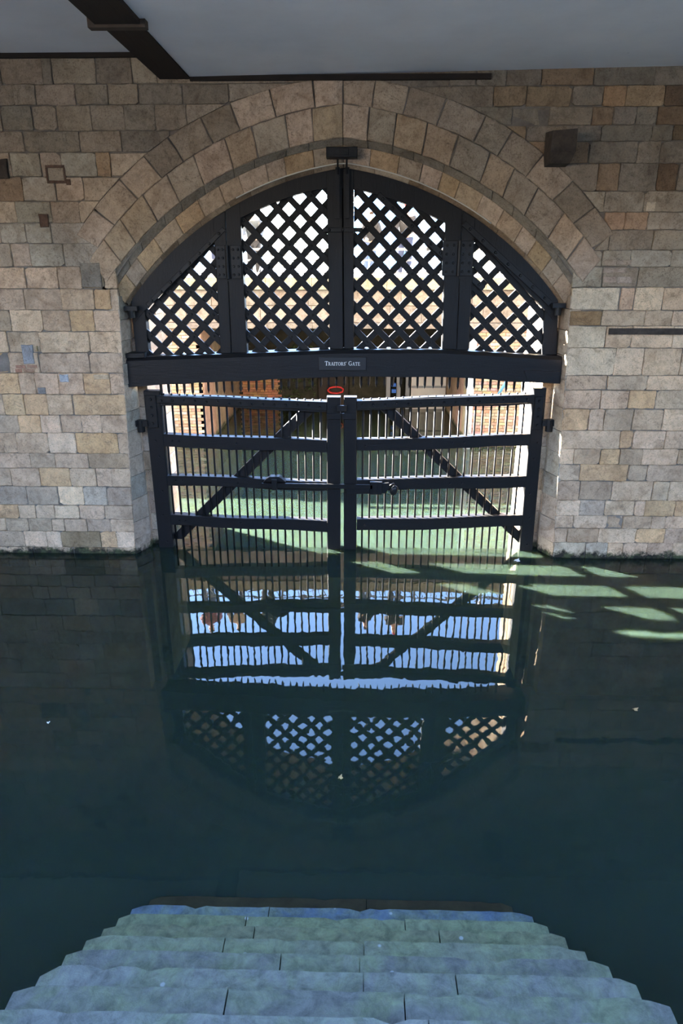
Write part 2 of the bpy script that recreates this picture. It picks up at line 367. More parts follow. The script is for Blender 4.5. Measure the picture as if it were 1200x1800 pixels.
def course_stones(side, courses):
    W = wall[side]; refx = 100 if side < 0 else 1080
    nC = len(courses)
    for ci, (ya, yb, js) in enumerate(courses):
        zt = at(refx, ya, YW)[1]; zb = at(refx, yb, YW)[1]
        if ci == 0: zt = 6.72 if side < 0 else 6.56
        if ci == nC-1: zb = -.25
        xs = [at(j, (ya+yb)/2, YW)[0] for j in js]
        edge = (min(xs) if side < 0 else max(xs))
        while abs(edge) < 6.6:
            edge += side*R(.35, .75); xs.append(edge)
        zm = (zt+zb)/2
        # inner end: the arch or the jamb
        x = 0.0 if zm > ZB else jamb_x(zm)
        end = side*x; xs = sorted(xs)
        xs = (xs+[end]) if side < 0 else ([end]+xs)
        for xa, xb in zip(xs[:-1], xs[1:]):
            if xb-xa < .05: continue
            g = random.choice((.002, .003, .003, .004, .006, .009)); cc = [R(.004,.016) if random.random() < .75 else R(.015,.05) for _ in range(4)]
            X0, X1, Z0, Z1 = xa+g, xb-g, zb+g, zt-g
            cc = [min(c, .3*(X1-X0), .3*(Z1-Z0)) for c in cc]
            base = wear([(X0+cc[0],Z0),(X1-cc[1],Z0),(X1,Z0+cc[1]*.7),(X1,Z1-cc[2]*.7),(X1-cc[2],Z1),(X0+cc[3],Z1),(X0,Z1-cc[3]*.7),(X0,Z0+cc[0]*.7)], 4, .0055)
            n = len(base); poly = []
            for i in range(n):
                p, q = base[i], base[(i+1)%n]; bp, bq = blocked(*p), blocked(*q)
                if not bp: poly.append(p)
                if bp != bq:
                    a, b = (p, q) if not bp else (q, p)
                    for _ in range(12):
                        m_ = ((a[0]+b[0])/2, (a[1]+b[1])/2)
                        if blocked(*m_): b = m_
                        else: a = m_
                    poly.append(a)
            if len(poly) < 3 or abs(area(poly)) < .004: continue
            cx = sum(p[0] for p in poly)/len(poly)
            if side < 0:
                names = ['top1','top3','top3','top2','dull'] if zm > 5.6 else (['beige','grey','beige','pink','grey'] if zm > 4.2 else ['low1','low2','low3','low3','low1','low4','low5'])  # upper courses draw from darker stone colours than the lower ones
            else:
                names = ['drab','top2','top1','drab','brown'] if zm > 5.3 else (['dull','grey','top3','dull','grey'] if zm > 3.9 else ['low1','low3','low3','low2','low5','low1','low4'])
            y0 = YW+R(-.012, .008)+(R(.0, .018) if random.random() < .15 else 0)
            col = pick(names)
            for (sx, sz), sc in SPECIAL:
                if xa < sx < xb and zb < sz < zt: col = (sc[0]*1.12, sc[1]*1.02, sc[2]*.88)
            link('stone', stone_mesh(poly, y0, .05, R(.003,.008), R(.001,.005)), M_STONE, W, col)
course_stones(-1, LEFT); course_stones(1, RIGHT)

for px0, py0, px1, py1, c in ((27,641,46,647,(.40,.22,.15)),(47,641,66,647,(.42,.25,.17)),(27,648,40,655,(.38,.20,.13)),(41,648,62,655,(.44,.28,.19)),
                               (37,606,62,640,(.33,.33,.34)),(62,608,67,618,(.50,.38,.22)),(104,658,122,672,(.40,.41,.43)),(164,658,192,667,(.50,.38,.25)),(66,681,82,693,(.27,.255,.24)),(140,462,180,505,(.25,.215,.17))):
    a, b = at(px0, py0, YW), at(px1, py1, YW)
    link('repair_stone', stone_mesh(wear([(a[0]+.003,b[1]+.003),(b[0]-.003,b[1]+.003),(b[0]-.003,a[1]-.003),(a[0]+.003,a[1]-.003)], 2, .004), YW-.014, .04, .005, .003), M_STONE, wall[-1], c)
for px0, py0, px1, py1, c in ((1061,456,1082,467,(.37,.29,.22)),(1083,456,1108,466,(.34,.27,.21)),(1060,470,1100,480,(.36,.28,.22)),(1060,486,1082,497,(.36,.27,.21)),(1084,486,1110,498,(.38,.30,.24)),(1136,354,1150,372,(.50,.42,.32))):
    a, b = at(px0, py0, YW), at(px1, py1, YW)
    link('repair_stone', stone_mesh(wear([(a[0]+.003,b[1]+.003),(b[0]-.003,b[1]+.003),(b[0]-.003,a[1]-.003),(a[0]+.003,a[1]-.003)], 2, .004), YW-.014, .04, .005, .003), M_STONE, wall[1], c)
# ring stones, moulding, inner order
def ring_points(inner, outer, t0, t1, side, n=3):
    pi = [arc(inner, lerp(t0[0], t1[0], k/n), side) for k in range(n+1)]
    po = [arc(outer, lerp(t0[1], t1[1], k/n), side) for k in range(n+1)]
    return pi, po
def splits(total, lo, hi):
    out = [0]
    while out[-1] < total: out.append(out[-1]+R(lo, hi))
    s = total/out[-1]; return [x*s for x in out]
for side in (-1, 1):
    W = wall[side]
    for inner, outer, zs0, zs1, lo, hi, names in (('bin','bout',4.02,4.30,.32,.46,['warm','pink','warm','dull']), ('bout','aout',4.46,4.62,.34,.55,['dull','top1','top3','pink'])):
        a0, a1 = arc_at_z(inner, zs0), arc_end(inner); b0, b1 = arc_at_z(outer, zs1), arc_end(outer)
        sp = splits((a1-a0)*ARCH[inner][2], lo, hi); L = sp[-1]
        for s0, s1 in zip(sp[:-1], sp[1:]):
            e = .004/L
            f0, f1 = s0/L+e, s1/L-e
            pi, po = ring_points(inner, outer, (lerp(a0,a1,f0), lerp(b0,b1,f0)), (lerp(a0,a1,f1), lerp(b0,b1,f1)), side)
            poly = pi+po[::-1]
            if area(poly) < 0: poly = poly[::-1]
            poly = wear(inset(poly, .003), 2, .007)
            mid = poly[0][1]
            nm = names if side < 0 or mid < 5.2 else [x if x != 'beige' else 'dull' for x in names]
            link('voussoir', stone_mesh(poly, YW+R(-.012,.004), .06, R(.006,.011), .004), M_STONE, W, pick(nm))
    # hollow moulding and inner order follow the arch in short stones
    for inner, outer, y_in, y_out, z0i, z0o, lo, hi, names, dp, nm in (
            ('ctop','bin',-.17,YW+.004,3.95,4.10,.30,.5,['grey'],.12,'moulding_stone'),
            ('cbot','ctop',-.08,-.175,3.74,3.9,.26,.42,['warm','beige','orange','pink','warm'],.22,'voussoir'),
            ('gate','cbot',.02,-.065,3.7,3.76,.3,.55,['warm','brown','beige'],.2,'soffit_stone')):
        a0, a1 = arc_at_z(inner, z0i), arc_end(inner); b0, b1 = arc_at_z(outer, z0o), arc_end(outer)
        sp = splits((a1-a0)*ARCH[inner][2], lo, hi); L = sp[-1]
        for s0, s1 in zip(sp[:-1], sp[1:]):
            e = .003/L; f0, f1 = s0/L+e, s1/L-e
            pi, po = ring_points(inner, outer, (lerp(a0,a1,f0), lerp(b0,b1,f0)), (lerp(a0,a1,f1), lerp(b0,b1,f1)), side, 2)
            ring = [(x, y_in, z) for x, z in pi]+[(x, y_out, z) for x, z in po[::-1]]
            if side > 0: ring = ring[::-1]
            c = pick(names)
            if nm == 'moulding_stone': c = tuple(.62*x for x in PAL['grey'])
            patch(nm, ring, dp, M_STONE, W, c)
    # jamb stones, course by course: splay, rebate behind the gate, passage side
    z = -.4; rows = []
    while z < 3.78:
        h = R(.27, .40); rows.append((z, min(z+h, 3.86))); z += h
    for za, zb in rows:
        g = .004
        def plan(z, j): return [(side*jamb_x(z), YW+.004), (side*(3.07+j), .03+j), (side*(3.075+j), .15), (side*3.25, .15), (side*3.25, YW+.03)]
        j = R(-.018, .018)
        mb = MB(); b = [(x, y, za+g) for x, y in plan(za, j)]; t_ = [(x, y, zb-g) for x, y in plan(zb, j)]
        if side < 0: mb.hexa(b, t_)
        else: mb.hexa(b[::-1], t_[::-1])
        mb.build('jamb_stone', M_STONE, W, pick(['beige','pink','pale','grey'] if side < 0 else ['beige','grey','pink']))
        j = R(-.006, .008)
        q = [(side*(2.93+j), .165+j), (side*(2.93+j), .9), (side*3.14, .9), (side*3.14, .165+j)]
        mb = MB(); b = [(x, y, za+g) for x, y in q]; t_ = [(x, y, zb-g) for x, y in q]
        if side < 0: b, t_ = b[::-1], t_[::-1]
        mb.hexa(b, t_); mb.build('jamb_stone', M_STONE, W, pick(['beige','pink','warm','pale']))
        q = [(side*(2.93-j), .908), (side*(2.93-j), 1.41), (side*3.14, 1.41), (side*3.14, .908)]
        mb = MB(); b = [(x, y, za+g) for x, y in q]; t_ = [(x, y, zb-g) for x, y in q]
        if side < 0: b, t_ = b[::-1], t_[::-1]
        mb.hexa(b, t_); mb.build('jamb_stone', M_STONE, W, pick(['beige','pink','warm','pale']))
    # barrel stones of the passage beyond the gate
    a0, a1 = arc_at_z('gate', 3.72), arc_end('gate'); K = 11
    for k in range(K):
        for (y0, y1) in ((.2, .95), (.957, 1.42)):
            ring = []
            for kk in (0, .5, 1):
                th = lerp(a0, a1, (k+.01+kk*.98)/K); x, zz = arc('gate', th, side); ring.append((x, zz+.015))
            up = [(x*1.0, zz+.12) for x, zz in ring[::-1]]
            poly = ring+up
            q0 = [(x, y0, zz) for x, zz in poly]; q1 = [(x, y1, zz) for x, zz in poly]
            mb = MB()
            if side < 0: mb.hexa(q0, q1)
            else: mb.hexa(q0[::-1], q1[::-1])
            mb.build('barrel_stone', M_STONE2, W, pick(['beige','warm','pink','pale']))

# wall details: corbel, niche, plugs, groove
def wall_thing(name, label, cat): return root(name, (0,0,0), label, cat)
M_OLD = plain('stained_stone_groove_shade', (.05,.038,.029), .95, .5, 9, bs=.8)
cb = MB(); x0,z1 = at(971,224,-.6); x1,z0 = at(1010,285,-.6)
prof = [(0,0),(.05,-.02),(.0,0)]
cb.hexa([(x0+.03,-.50,z0),(x1-.03,-.50,z0),(x1-.02,-.22,z0-.02),(x0+.02,-.22,z0-.02)], [(x0,-.60,z0+.12),(x1,-.60,z0+.12),(x1,-.22,z0+.12),(x0,-.22,z0+.12)])
cb.hexa([(x0,-.60,z0+.12),(x1,-.60,z0+.12),(x1,-.22,z0+.12),(x0,-.22,z0+.12)], [(x0+.015,-.59,z1-.03),(x1-.005,-.60,z1-.01),(x1,-.22,z1),(x0,-.22,z1)])
o = cb.build('stone_corbel', M_OLD); tag(o, 'dark weathered stone corbel jutting from the wall above the right arch shoulder', 'corbel')
M_RUST = plain('rusty_brown_timber', (.09,.05,.032), .9, .4, 20, bs=.6)
def niche(px0, py0, px1, py1):
    a, b = at(px0, py0, YW), at(px1, py1, YW); x0, x1, z0, z1 = a[0], b[0], b[1], a[1]
    r_ = root('wall_niche', (lerp(x0,x1,.5), YW, z0), 'small square wall niche framed in rusty brown timber', 'niche')
    for q in ((x0,x1,z0-.01,z0+.022),(x0,x1,z1-.02,z1+.01)):
        MB().box(q[0], q[1], YW-.016, YW+.03, q[2], q[3]).build('frame_bar', M_RUST, r_)
    for q in ((x0-.005,x0+.02),(x1-.02,x1+.005)):
        MB().box(q[0], q[1], YW-.014, YW+.03, z0+.022, z1-.02).build('frame_bar', M_RUST, r_)
    MB().box(x1, x1+.055, YW-.014, YW+.02, z0-.03, z0+.04).build('wedge', M_RUST, r_)
    link('infill', stone_mesh(wear([(x0+.02,z0+.022),(x1-.02,z0+.022),(x1-.02,z1-.02),(x0+.02,z1-.02)]), YW-.008, .04), M_STONE, r_, PAL['dull'])
niche(80, 292, 117, 321)
def plug(px0, py0, px1, py1, mat, name, label, cat, dy=.02):
    a, b = at(px0, py0, YW), at(px1, py1, YW)
    o = link(name, stone_mesh(wear([(a[0],b[1]),(b[0],b[1]),(b[0],a[1]),(a[0],a[1])], 3, .006), YW-dy, .08), mat, None, PAL['brown']); tag(o, label, cat); return o
plug(68, 376, 87, 400, M_RUST, 'timber_plug', 'dark brown timber plug set in the wall left of the arch', 'plug')
plug(-14, 280, 18, 314, M_OLD, 'stone_block', 'dark grey stone block at the left edge below the beam', 'block', .05)
g0, g1 = at(1070, 577, YW), at(1205, 588, YW)  # groove shade is painted: a dark strip laid on the wall, not a recess
o = MB().box(g0[0], g1[0]+1.2, YW-.022, YW+.02, g1[1], g0[1]).build('groove_shade_strip', M_OLD); tag(o, 'thin dark strip standing in for the shaded groove across the right wall', 'groove')

# ------------------------------------------------------------------ ceiling, side walls, upper tower, yard behind
tag(MB().hexa([(-1.9,-8.4,6.435),(9.2,-8.4,6.63),(9.2,.1,6.60),(-1.9,.1,6.425)], [(-1.9,-8.4,6.9),(9.2,-8.4,6.9),(9.2,.1,6.9),(-1.9,.1,6.9)]).build('ceiling', M_CEIL), kind='structure')
tag(MB().box(-9.2, -2.26, -8.4, .1, 6.69, 6.9).build('ceiling', M_CEIL), kind='structure')
bm_ = root('ceiling_beam', (-2.08, -.27, 6.4), 'dark timber beam crossing the white ceiling towards the gate wall', 'beam')
MB().hexa([(-2.28,-2.35,6.41),(-1.9,-2.35,6.41),(-1.888,-.2,6.41),(-2.27,-.2,6.41)], [(-2.28,-2.35,6.75),(-1.9,-2.35,6.75),(-1.888,-.2,6.75),(-2.27,-.2,6.75)]).build('timber', M_BEAM, bm_)
MB().box(-2.30, -1.87, -8.4, -2.40, 6.385, 6.75).build('timber', M_BEAM, bm_)
MB().box(-2.37, -1.82, -2.43, -2.33, 6.36, 6.6).build('joint_strap', plain('joint_timber', (.05,.035,.025), .8), bm_)
o = MB().box(-1.89, 1.81, YW-.05, YW+.03, 6.385, 6.445).build('wall_batten', M_BEAM); tag(o, 'thin dark batten along the wall top under the ceiling', 'batten')
o = MB().box(-6.6, -2.28, YW-.05, YW+.03, 6.64, 6.71).build('wall_batten', M_BEAM); tag(o, 'dark batten at the wall top left of the ceiling beam', 'batten')
M_TOWER = stone_material('tower_stone', moss=True, objcol=False, base=(.40,.34,.27))
tag(MB().box(-25, 25, -8.4, 1.4, 6.9, 17.1).build('wall_upper', M_TOWER), kind='structure')
for s, nm in ((-1,'wall_side_left'),(1,'wall_side_right')):
    tag(MB().box(min(s*9.2,s*12), max(s*9.2,s*12), -8.4, 1.7, -2.5, 6.9).build(nm, M_TOWER), kind='structure')
    tag(MB().box(min(s*9.2,s*12), max(s*9.2,s*12), -9.6, -8.4, -2.5, 2.55).build(nm.replace('wall_side','wall_basin'), M_TOWER), kind='structure')
mb = MB(); mb.box(-12, -1.42, -11, -9.0, -2.5, 2.55); mb.box(1.6, 12, -11, -9.0, -2.5, 2.55); mb.box(-1.42, 1.6, -11, -9.35, -2.5, 2.55); mb.box(-25, 25, -18, -11, 2.2, 2.55)
tag(mb.build('floor', plain('paving', (.30,.28,.25), .9, .2, 3)), kind='structure')
tag(MB().box(-25, 25, -19, -18, 2, 8.55).build('wall_back', stone_material('curtain_wall_stone', moss=False, objcol=False, base=(.16,.14,.115))), kind='structure')
tag(MB().box(-12, 12, -10, 13, -2.7, -2.5).build('floor_basin', plain('basin_mud', (.014,.015,.011), .95)), kind='structure')

# ------------------------------------------------------------------ water
o = link('water', mesh('water', [(-14,-9.6,0),(14,-9.6,0),(14,12.2,0),(-14,12.2,0)], [[0,1,2,3]]), M_WATER)
tag(o, 'still dark green water filling the basin and the channel beyond', 'water', kind='stuff')

# ------------------------------------------------------------------ lintel beam with spikes and sign
LZT = [(-3.12,2.985),(-2.77,3.0),(-1.36,3.05),(0,3.105),(1.42,3.108),(3.08,3.02)]
LZB = [(-3.14,2.587),(-2.24,2.639),(-1.09,2.693),(0,2.75),(1.44,2.742),(3.1,2.651)]
def interp(tab, x):
    if x <= tab[0][0]: return tab[0][1]
    for (a, za), (b, zb) in zip(tab[:-1], tab[1:]):
        if x <= b: return lerp(za, zb, (x-a)/(b-a))
    return tab[-1][1]
LY = -.16
lint = root('lintel_beam', (0, 0, 2.6), 'massive black cambered timber lintel between lattice gate and lower gate', 'beam')
v = []; f = []; K = 30
for k in range(K+1):
    x = lerp(-3.13, 3.09, k/K); zt = interp(LZT, x); zb = interp(LZB, x)+ (R(-.008,.008))
    v += [(x,LY,zb),(x,LY,zt-.035),(x,LY+.045,zt+.012),(x,.22,zt+.012),(x,.22,zb)]
for k in range(K):
    for j in range(5): f.append([k*5+j, k*5+(j+1)%5, (k+1)*5+(j+1)%5, (k+1)*5+j][::-1])
f += [[0,1,2,3,4], [K*5+j for j in (4,3,2,1,0)]]
link('beam', mesh('beam', v, f), M_WOODH, lint)
link('end_block', prism([(-3.12,2.99),(-2.83,3.0),(-2.83,3.07),(-3.12,3.06)], LY+.0, .1), M_WOODH, lint)
link('scarf_patch', prism([(2.63,2.675),(3.085,2.66),(3.075,2.83),(2.56,2.845)], LY-.008, LY+.02, .004), M_WOODH, lint)
sp = MB(); L_ = .19
sp.add([(-.016,-.016,0),(.016,-.016,0),(.016,.016,0),(-.016,.016,0),(-.016,-.016,-.13),(.016,-.016,-.13),(.016,.016,-.13),(-.016,.016,-.13),(0,0,-.19)],
       [[0,1,5,4][::-1],[1,2,6,5][::-1],[2,3,7,6][::-1],[3,0,4,7][::-1],[4,5,8][::-1],[5,6,8][::-1],[6,7,8][::-1],[7,4,8][::-1]])
spm = mesh('spike', sp.v, sp.f)
NS = 46
for k in range(NS):
    x = lerp(-2.70, 2.62, k/(NS-1))
    o = link('spike', spm, M_IRON, lint); o.matrix_parent_inverse = Matrix(); o.location = Vector((x+R(-.008,.008), .06, interp(LZB, x)-.015+R(-.012,.012)))-lint.location
    o.rotation_euler = (R(-.03,.03), R(-.03,.03), R(-.2,.2))
# sign plate and its lettering
sa, sb = at(560, 628, LY-.02), at(643, 651, LY-.02)
sign = root('sign_plate', (0, LY, sb[1]), 'black sign plate lettered Traitors\' Gate in white on the lintel', 'sign')
link('plate', prism([(sa[0],sb[1]),(sb[0],sb[1]),(sb[0],sa[1]),(sa[0],sa[1])], LY-.022, LY+.002, .003), plain('sign_black', (.018,.018,.019), .45, .1, bs=0), sign)
M_LET = plain('sign_white', (.75,.74,.70), .6, .05, bs=0)
GLYPH = {   # strokes (x0,z0,x1,z1,width) in units of the letter height, then advance
 'T': ([(.36,0,.36,1,.15),(.0,.95,.72,.95,.09),(.03,.95,.0,.76,.07),(.69,.95,.72,.76,.07),(.22,.03,.50,.03,.07)], .76),
 'R': ([(.14,0,.14,1,.15),(.0,.03,.28,.03,.07),(.0,.97,.34,.97,.07),(.34,.97,.52,.86,.10),(.52,.86,.53,.68,.13),(.53,.68,.36,.52,.10),(.36,.52,.14,.52,.07),(.34,.52,.62,.06,.14),(.54,.03,.74,.03,.07)], .76),
 'A': ([(.10,.02,.36,1,.07),(.36,1,.64,.02,.15),(.19,.36,.53,.36,.07),(.0,.03,.22,.03,.07),(.50,.03,.78,.03,.07)], .80),
 'I': ([(.16,0,.16,1,.15),(.0,.03,.32,.03,.07),(.0,.97,.32,.97,.07)], .37),
 'O': ([(.08,.30,.08,.70,.15),(.08,.70,.24,.94,.11),(.24,.94,.40,.98,.08),(.40,.98,.58,.92,.09),(.58,.92,.72,.70,.12),(.72,.70,.72,.30,.15),(.72,.30,.56,.06,.11),(.56,.06,.40,.02,.08),(.40,.02,.22,.08,.09),(.22,.08,.08,.30,.12)], .84),
 'S': ([(.46,.74,.46,.94,.06),(.46,.92,.28,.98,.09),(.28,.98,.10,.88,.10),(.10,.88,.09,.70,.12),(.09,.70,.42,.42,.15),(.42,.42,.46,.18,.12),(.46,.18,.28,.02,.10),(.28,.02,.06,.08,.08),(.05,.04,.05,.28,.06)], .56),
 '\u2019': ([(.10,.98,.10,.82,.12),(.10,.86,.03,.70,.06)], .22),
 'G': ([(.66,.74,.66,.95,.06),(.66,.90,.44,.98,.08),(.44,.98,.20,.90,.10),(.20,.90,.08,.66,.13),(.08,.66,.08,.32,.15),(.08,.32,.24,.08,.12),(.24,.08,.46,.02,.08),(.46,.02,.70,.08,.09),(.68,.06,.68,.42,.13),(.56,.42,.82,.42,.07)], .86),
 'E': ([(.14,0,.14,1,.15),(.0,.03,.60,.03,.08),(.0,.97,.56,.97,.08),(.14,.52,.44,.52,.07),(.56,.97,.57,.78,.06),(.60,.03,.62,.24,.06),(.44,.42,.44,.62,.05)], .66)}
def glyph(ch, size, x, z):
    st_, adv = GLYPH[ch]; mb = MB()
    for i, (a, b, c, d, wd) in enumerate(st_):
        p, q = Vector((x+a*size, z+b*size)), Vector((x+c*size, z+d*size)); n = (q-p).normalized(); t_ = Vector((-n.y, n.x))*wd*size*.5; e = n*.02*size
        y = LY-.0245-.0002*i
        P_ = [p-e-t_, q+e-t_, q+e+t_, p-e+t_]
        mb.hexa([(u.x, y, u.y) for u in P_], [(u.x, LY-.0215, u.y) for u in P_])
    mb.build('letter', M_LET, sign); return x+adv*size
tx0, tz = at(571, 642.3, LY-.02); tx1 = at(633, 642, LY-.02)[0]
seq = [('T',1.0),('R',.78),('A',.78),('I',.78),('T',.78),('O',.78),('R',.78),('S',.78),('\u2019',.9),(' ',.35),('G',1.0),('A',.78),('T',.78),('E',.78)]
tot = sum((GLYPH[c][1] if c != ' ' else 1)*k+.06 for c, k in seq); LS = (tx1-tx0)/tot
x = tx0
for c, k in seq:
    if c == ' ': x += k*LS
    else: x = glyph(c, k*LS, x, tz)
    x += .06*LS

# ------------------------------------------------------------------ lattice gate above the lintel
H2 = .152; SW = .088
def floor_z(x): return interp(LZT, x)+.014
def lattice(r_, region, cx, cz, y0):
    xs = [p[0] for p in region]; zs = [p[1] for p in region]; nails = MB()
    cxm, czm = (min(xs)+max(xs))/2, (min(zs)+max(zs))/2
    for d, (yf, yb) in ((-1, (y0, y0+.032)), (1, (y0+.034, y0+.066))):
        # d=-1: strips run down to the right ( x+z constant ), d=+1: x-z constant
        c0 = cx-d*cz+H2; k0 = -20
        for k in range(-20, 21):
            c = c0+2*H2*k+R(-.008,.008); hw = SW/2*math.sqrt(2); tl = R(-.006,.006)
            # the line x - d*z = c
            pA = (cxm-3, d*((cxm-3)-c)); pB = (cxm+3, d*((cxm+3)-c)+tl*3)
            q = [(pA[0], pA[1]-hw), (pB[0], pB[1]-hw), (pB[0], pB[1]+hw), (pA[0], pA[1]+hw)]
            q = clip_convex(q, region)
            if len(q) < 3 or abs(area(q)) < .004: continue
            link('lath', prism(q, yf, yb, .004), M_WOODL, r_)
    i0 = int((min(xs)-cx)/H2)-1; i1 = int((max(xs)-cx)/H2)+2; j0 = int((min(zs)-cz)/H2)-2; j1 = int((max(zs)-cz)/H2)+2
    reg = region if area(region) > 0 else region[::-1]
    for i in range(i0, i1):
        for j in range(j0, j1):
            if (i+j) % 2 == 0: continue
            x, z = cx+i*H2, cz+j*H2
            ok = all((reg[(k+1)%len(reg)][0]-reg[k][0])*(z-reg[k][1])-(reg[(k+1)%len(reg)][1]-reg[k][1])*(x-reg[k][0]) > .02 for k in range(len(reg)))
            if ok and (i % 2 == 0): nails.dome(x+R(-.01,.01), y0, z+R(-.01,.01), .018, .014)
    if nails.v: o = nails.build('nail_heads', M_IRON, r_); o['kind'] = 'stuff'
def gate_arc(x, off=.0):
    cx, cz, r = ARCH['gate']; return cz+math.sqrt((r-off)**2-(abs(x)+cx)**2)
GY = .0
def stile(r_, x0b, x1b, x0t, x1t, name='stile', y0=-.03, y1=.13, lift=.0):
    zb = floor_z((x0b+x1b)/2)
    n = 4
    top = [(lerp(x1t, x0t, k/n), gate_arc(lerp(x1t, x0t, k/n))+.005) for k in range(n+1)]
    link(name, prism([(x0b,zb),(x1b,zb)]+top, y0, y1, .006), M_WOODV, r_)
def head_rail(r_, x0, x1, lower, y0=-.024, y1=.12):
    n = 10; pts = [(lerp(x0,x1,k/n), gate_arc(lerp(x0,x1,k/n))+.01) for k in range(n+1)]
    low = lower
    v_top = pts; poly_pairs = []
    mb = MB()
    def lowz(x): return interp(low, x)
    rings0 = []; 
    for k in range(n+1):
        x, zt = pts[k]; zl = min(lowz(x), zt-.02); rings0.append([(x,y0,zl),(x,y0,zt),(x,y1,zt),(x,y1,zl)])
    v = [q for r in rings0 for q in r]; f = []
    for k in range(n):
        for j in range(4): f.append([k*4+j, k*4+(j+1)%4, (k+1)*4+(j+1)%4, (k+1)*4+j][::-1])
    f += [[0,1,2,3],[n*4+3,n*4+2,n*4+1,n*4]]
    link('head_rail', mesh('head_rail', v, f), M_WOODV, r_)
# left fixed panel
lp = root('lattice_screen', (-2.25, 0, 3.02), 'narrow fixed black lattice panel under the left shoulder of the arch', 'gate', 'fixed lattice side panels')
low = [(-2.98,3.46),(-2.808,3.646),(-2.347,4.118),(-1.777,4.567),(-1.58,4.72)]
lattice(lp, [(-2.83,floor_z(-2.8)),(-1.74,floor_z(-1.75)),(-1.74,4.62),(-2.347,4.15),(-2.83,3.66)], -1.851, 4.044, .02)
stile(lp, -3.0, -2.815, -2.995, -2.808, 'outer_post', -.01, .14)
stile(lp, -1.764, -1.612, -1.761, -1.596, 'post')
head_rail(lp, -2.97, -1.6, low)
rp = root('lattice_screen', (2.25, 0, 3.02), 'narrow fixed black lattice panel under the right shoulder of the arch', 'gate', 'fixed lattice side panels')
lowr = [(1.58,4.74),(1.762,4.593),(1.908,4.485),(2.753,3.715),(2.98,3.49)]
lattice(rp, [(1.76,floor_z(1.76)),(2.86,floor_z(2.86)),(2.82,3.68),(1.908,4.51),(1.76,4.63)], 2.011, 3.919, .02)
stile(rp, 2.835, 3.045, 2.798, 2.985, 'outer_post', -.01, .14)
stile(rp, 1.618, 1.787, 1.590, 1.765, 'post')
head_rail(rp, 1.6, 2.97, lowr)
# left leaf
ll = root('lattice_gate_leaf', (-.8, 0, 3.06), 'left opening leaf of the black lattice gate in the arch', 'gate', 'lattice gate leaves')
lowl = [(-1.6,4.74),(-1.358,4.862),(-1.021,4.998),(-.85,5.06),(-.551,5.155),(-.2,5.215)]
lattice(ll, [(-1.40,floor_z(-1.4)),(-.19,floor_z(-.2)),(-.19,5.235),(-.551,5.17),(-1.021,5.02),(-1.40,4.87)], -.434, 4.957, .02)
stile(ll, -1.605, -1.385, -1.588, -1.388); stile(ll, -.192, -.004, -.228, -.018); head_rail(ll, -1.59, -.01, lowl)
rl = root('lattice_gate_leaf', (.8, 0, 3.06), 'right opening leaf of the black lattice gate in the arch', 'gate', 'lattice gate leaves')
lowr2 = [(.12,5.2),(.253,5.18),(.695,5.06),(.925,4.98),(1.134,4.89),(1.352,4.79),(1.6,4.70)]
lattice(rl, [(.14,floor_z(.14)),(1.41,floor_z(1.41)),(1.40,4.80),(.925,5.0),(.253,5.20),(.14,5.215)], .337, 4.885, .02)
stile(rl, .012, .150, -.008, .134); stile(rl, 1.412, 1.612, 1.36, 1.582); head_rail(rl, .0, 1.59, lowr2)
link('cover_strip', prism([(-.07,3.12),(.07,3.12),(.05,5.40),(-.07,5.40)], .135, .165), M_WOODV, rl)
# iron work on the lattice gate
def strap(r_, pts, wd, y0, y1=None, name='iron_strap', nails=0):
    (xa, za), (xb, zb) = pts; d = Vector((xb-xa, zb-za)).normalized(); n = Vector((-d.y, d.x))*wd/2
    o = link(name, prism([(xa-n.x,za-n.y),(xb-n.x,zb-n.y),(xb+n.x,zb+n.y),(xa+n.x,za+n.y)], y0, (y1 if y1 is not None else y0+.03), .004), M_IRON, r_)
    if nails:
        mb = MB()
        for k in range(nails):
            t = (k+.5)/nails; mb.dome(lerp(xa,xb,t), y0, lerp(za,zb,t), .022, .018)
        b = mb.build('nail_heads', M_IRON, o); b['kind'] = 'stuff'
    return o
strap(rp, (at(815,392,-.06), at(968,534,-.06)), .075, -.052, -.02, nails=7)
strap(lp, (at(258,537,-.06), at(393,402,-.06)), .06, -.042, -.02, nails=8)
strap(rl, (at(664,342,-.02), at(782,452,-.02)), .08, -.036, .02, nails=7)
strap(rp, (at(800,462,-.02), at(850,508,-.02)), .08, -.02, .02, nails=3)
strap(rl, (at(567,404,-.06), at(637,404,-.06)), .055, -.062, -.03, 'iron_bar', nails=3)
def hinge(rA, rB, px0, px1, pxm, py0, py1):
    for r_, a, b in ((rA, px0, pxm-3), (rB, pxm+3, px1)):
        p, q = at(a, py0, -.05), at(b, py1, -.05)
        hpl = link('hinge_plate', prism([(p[0],q[1]),(q[0],q[1]),(q[0],p[1]),(p[0],p[1])], -.052, -.03, .004), M_IRON, r_)
        mb = MB()
        for i in range(2):
            for j in range(4): mb.dome(lerp(p[0],q[0],.27+.46*i), -.052, lerp(q[1],p[1],.12+.25*j), .018, .014)
        b = mb.build('nail_heads', M_IRON, hpl); b['kind'] = 'stuff'
    x, z1 = at(pxm, py0, -.07); x, z0 = at(pxm, py1, -.07)
    MB().tube([(x,-.066,z0),(x,-.066,z1)], .024, 8).build('hinge_pin', M_IRON, rA)
hinge(lp, ll, 378, 425, 401, 431, 490); hinge(rl, rp, 779, 830, 805, 423, 485)
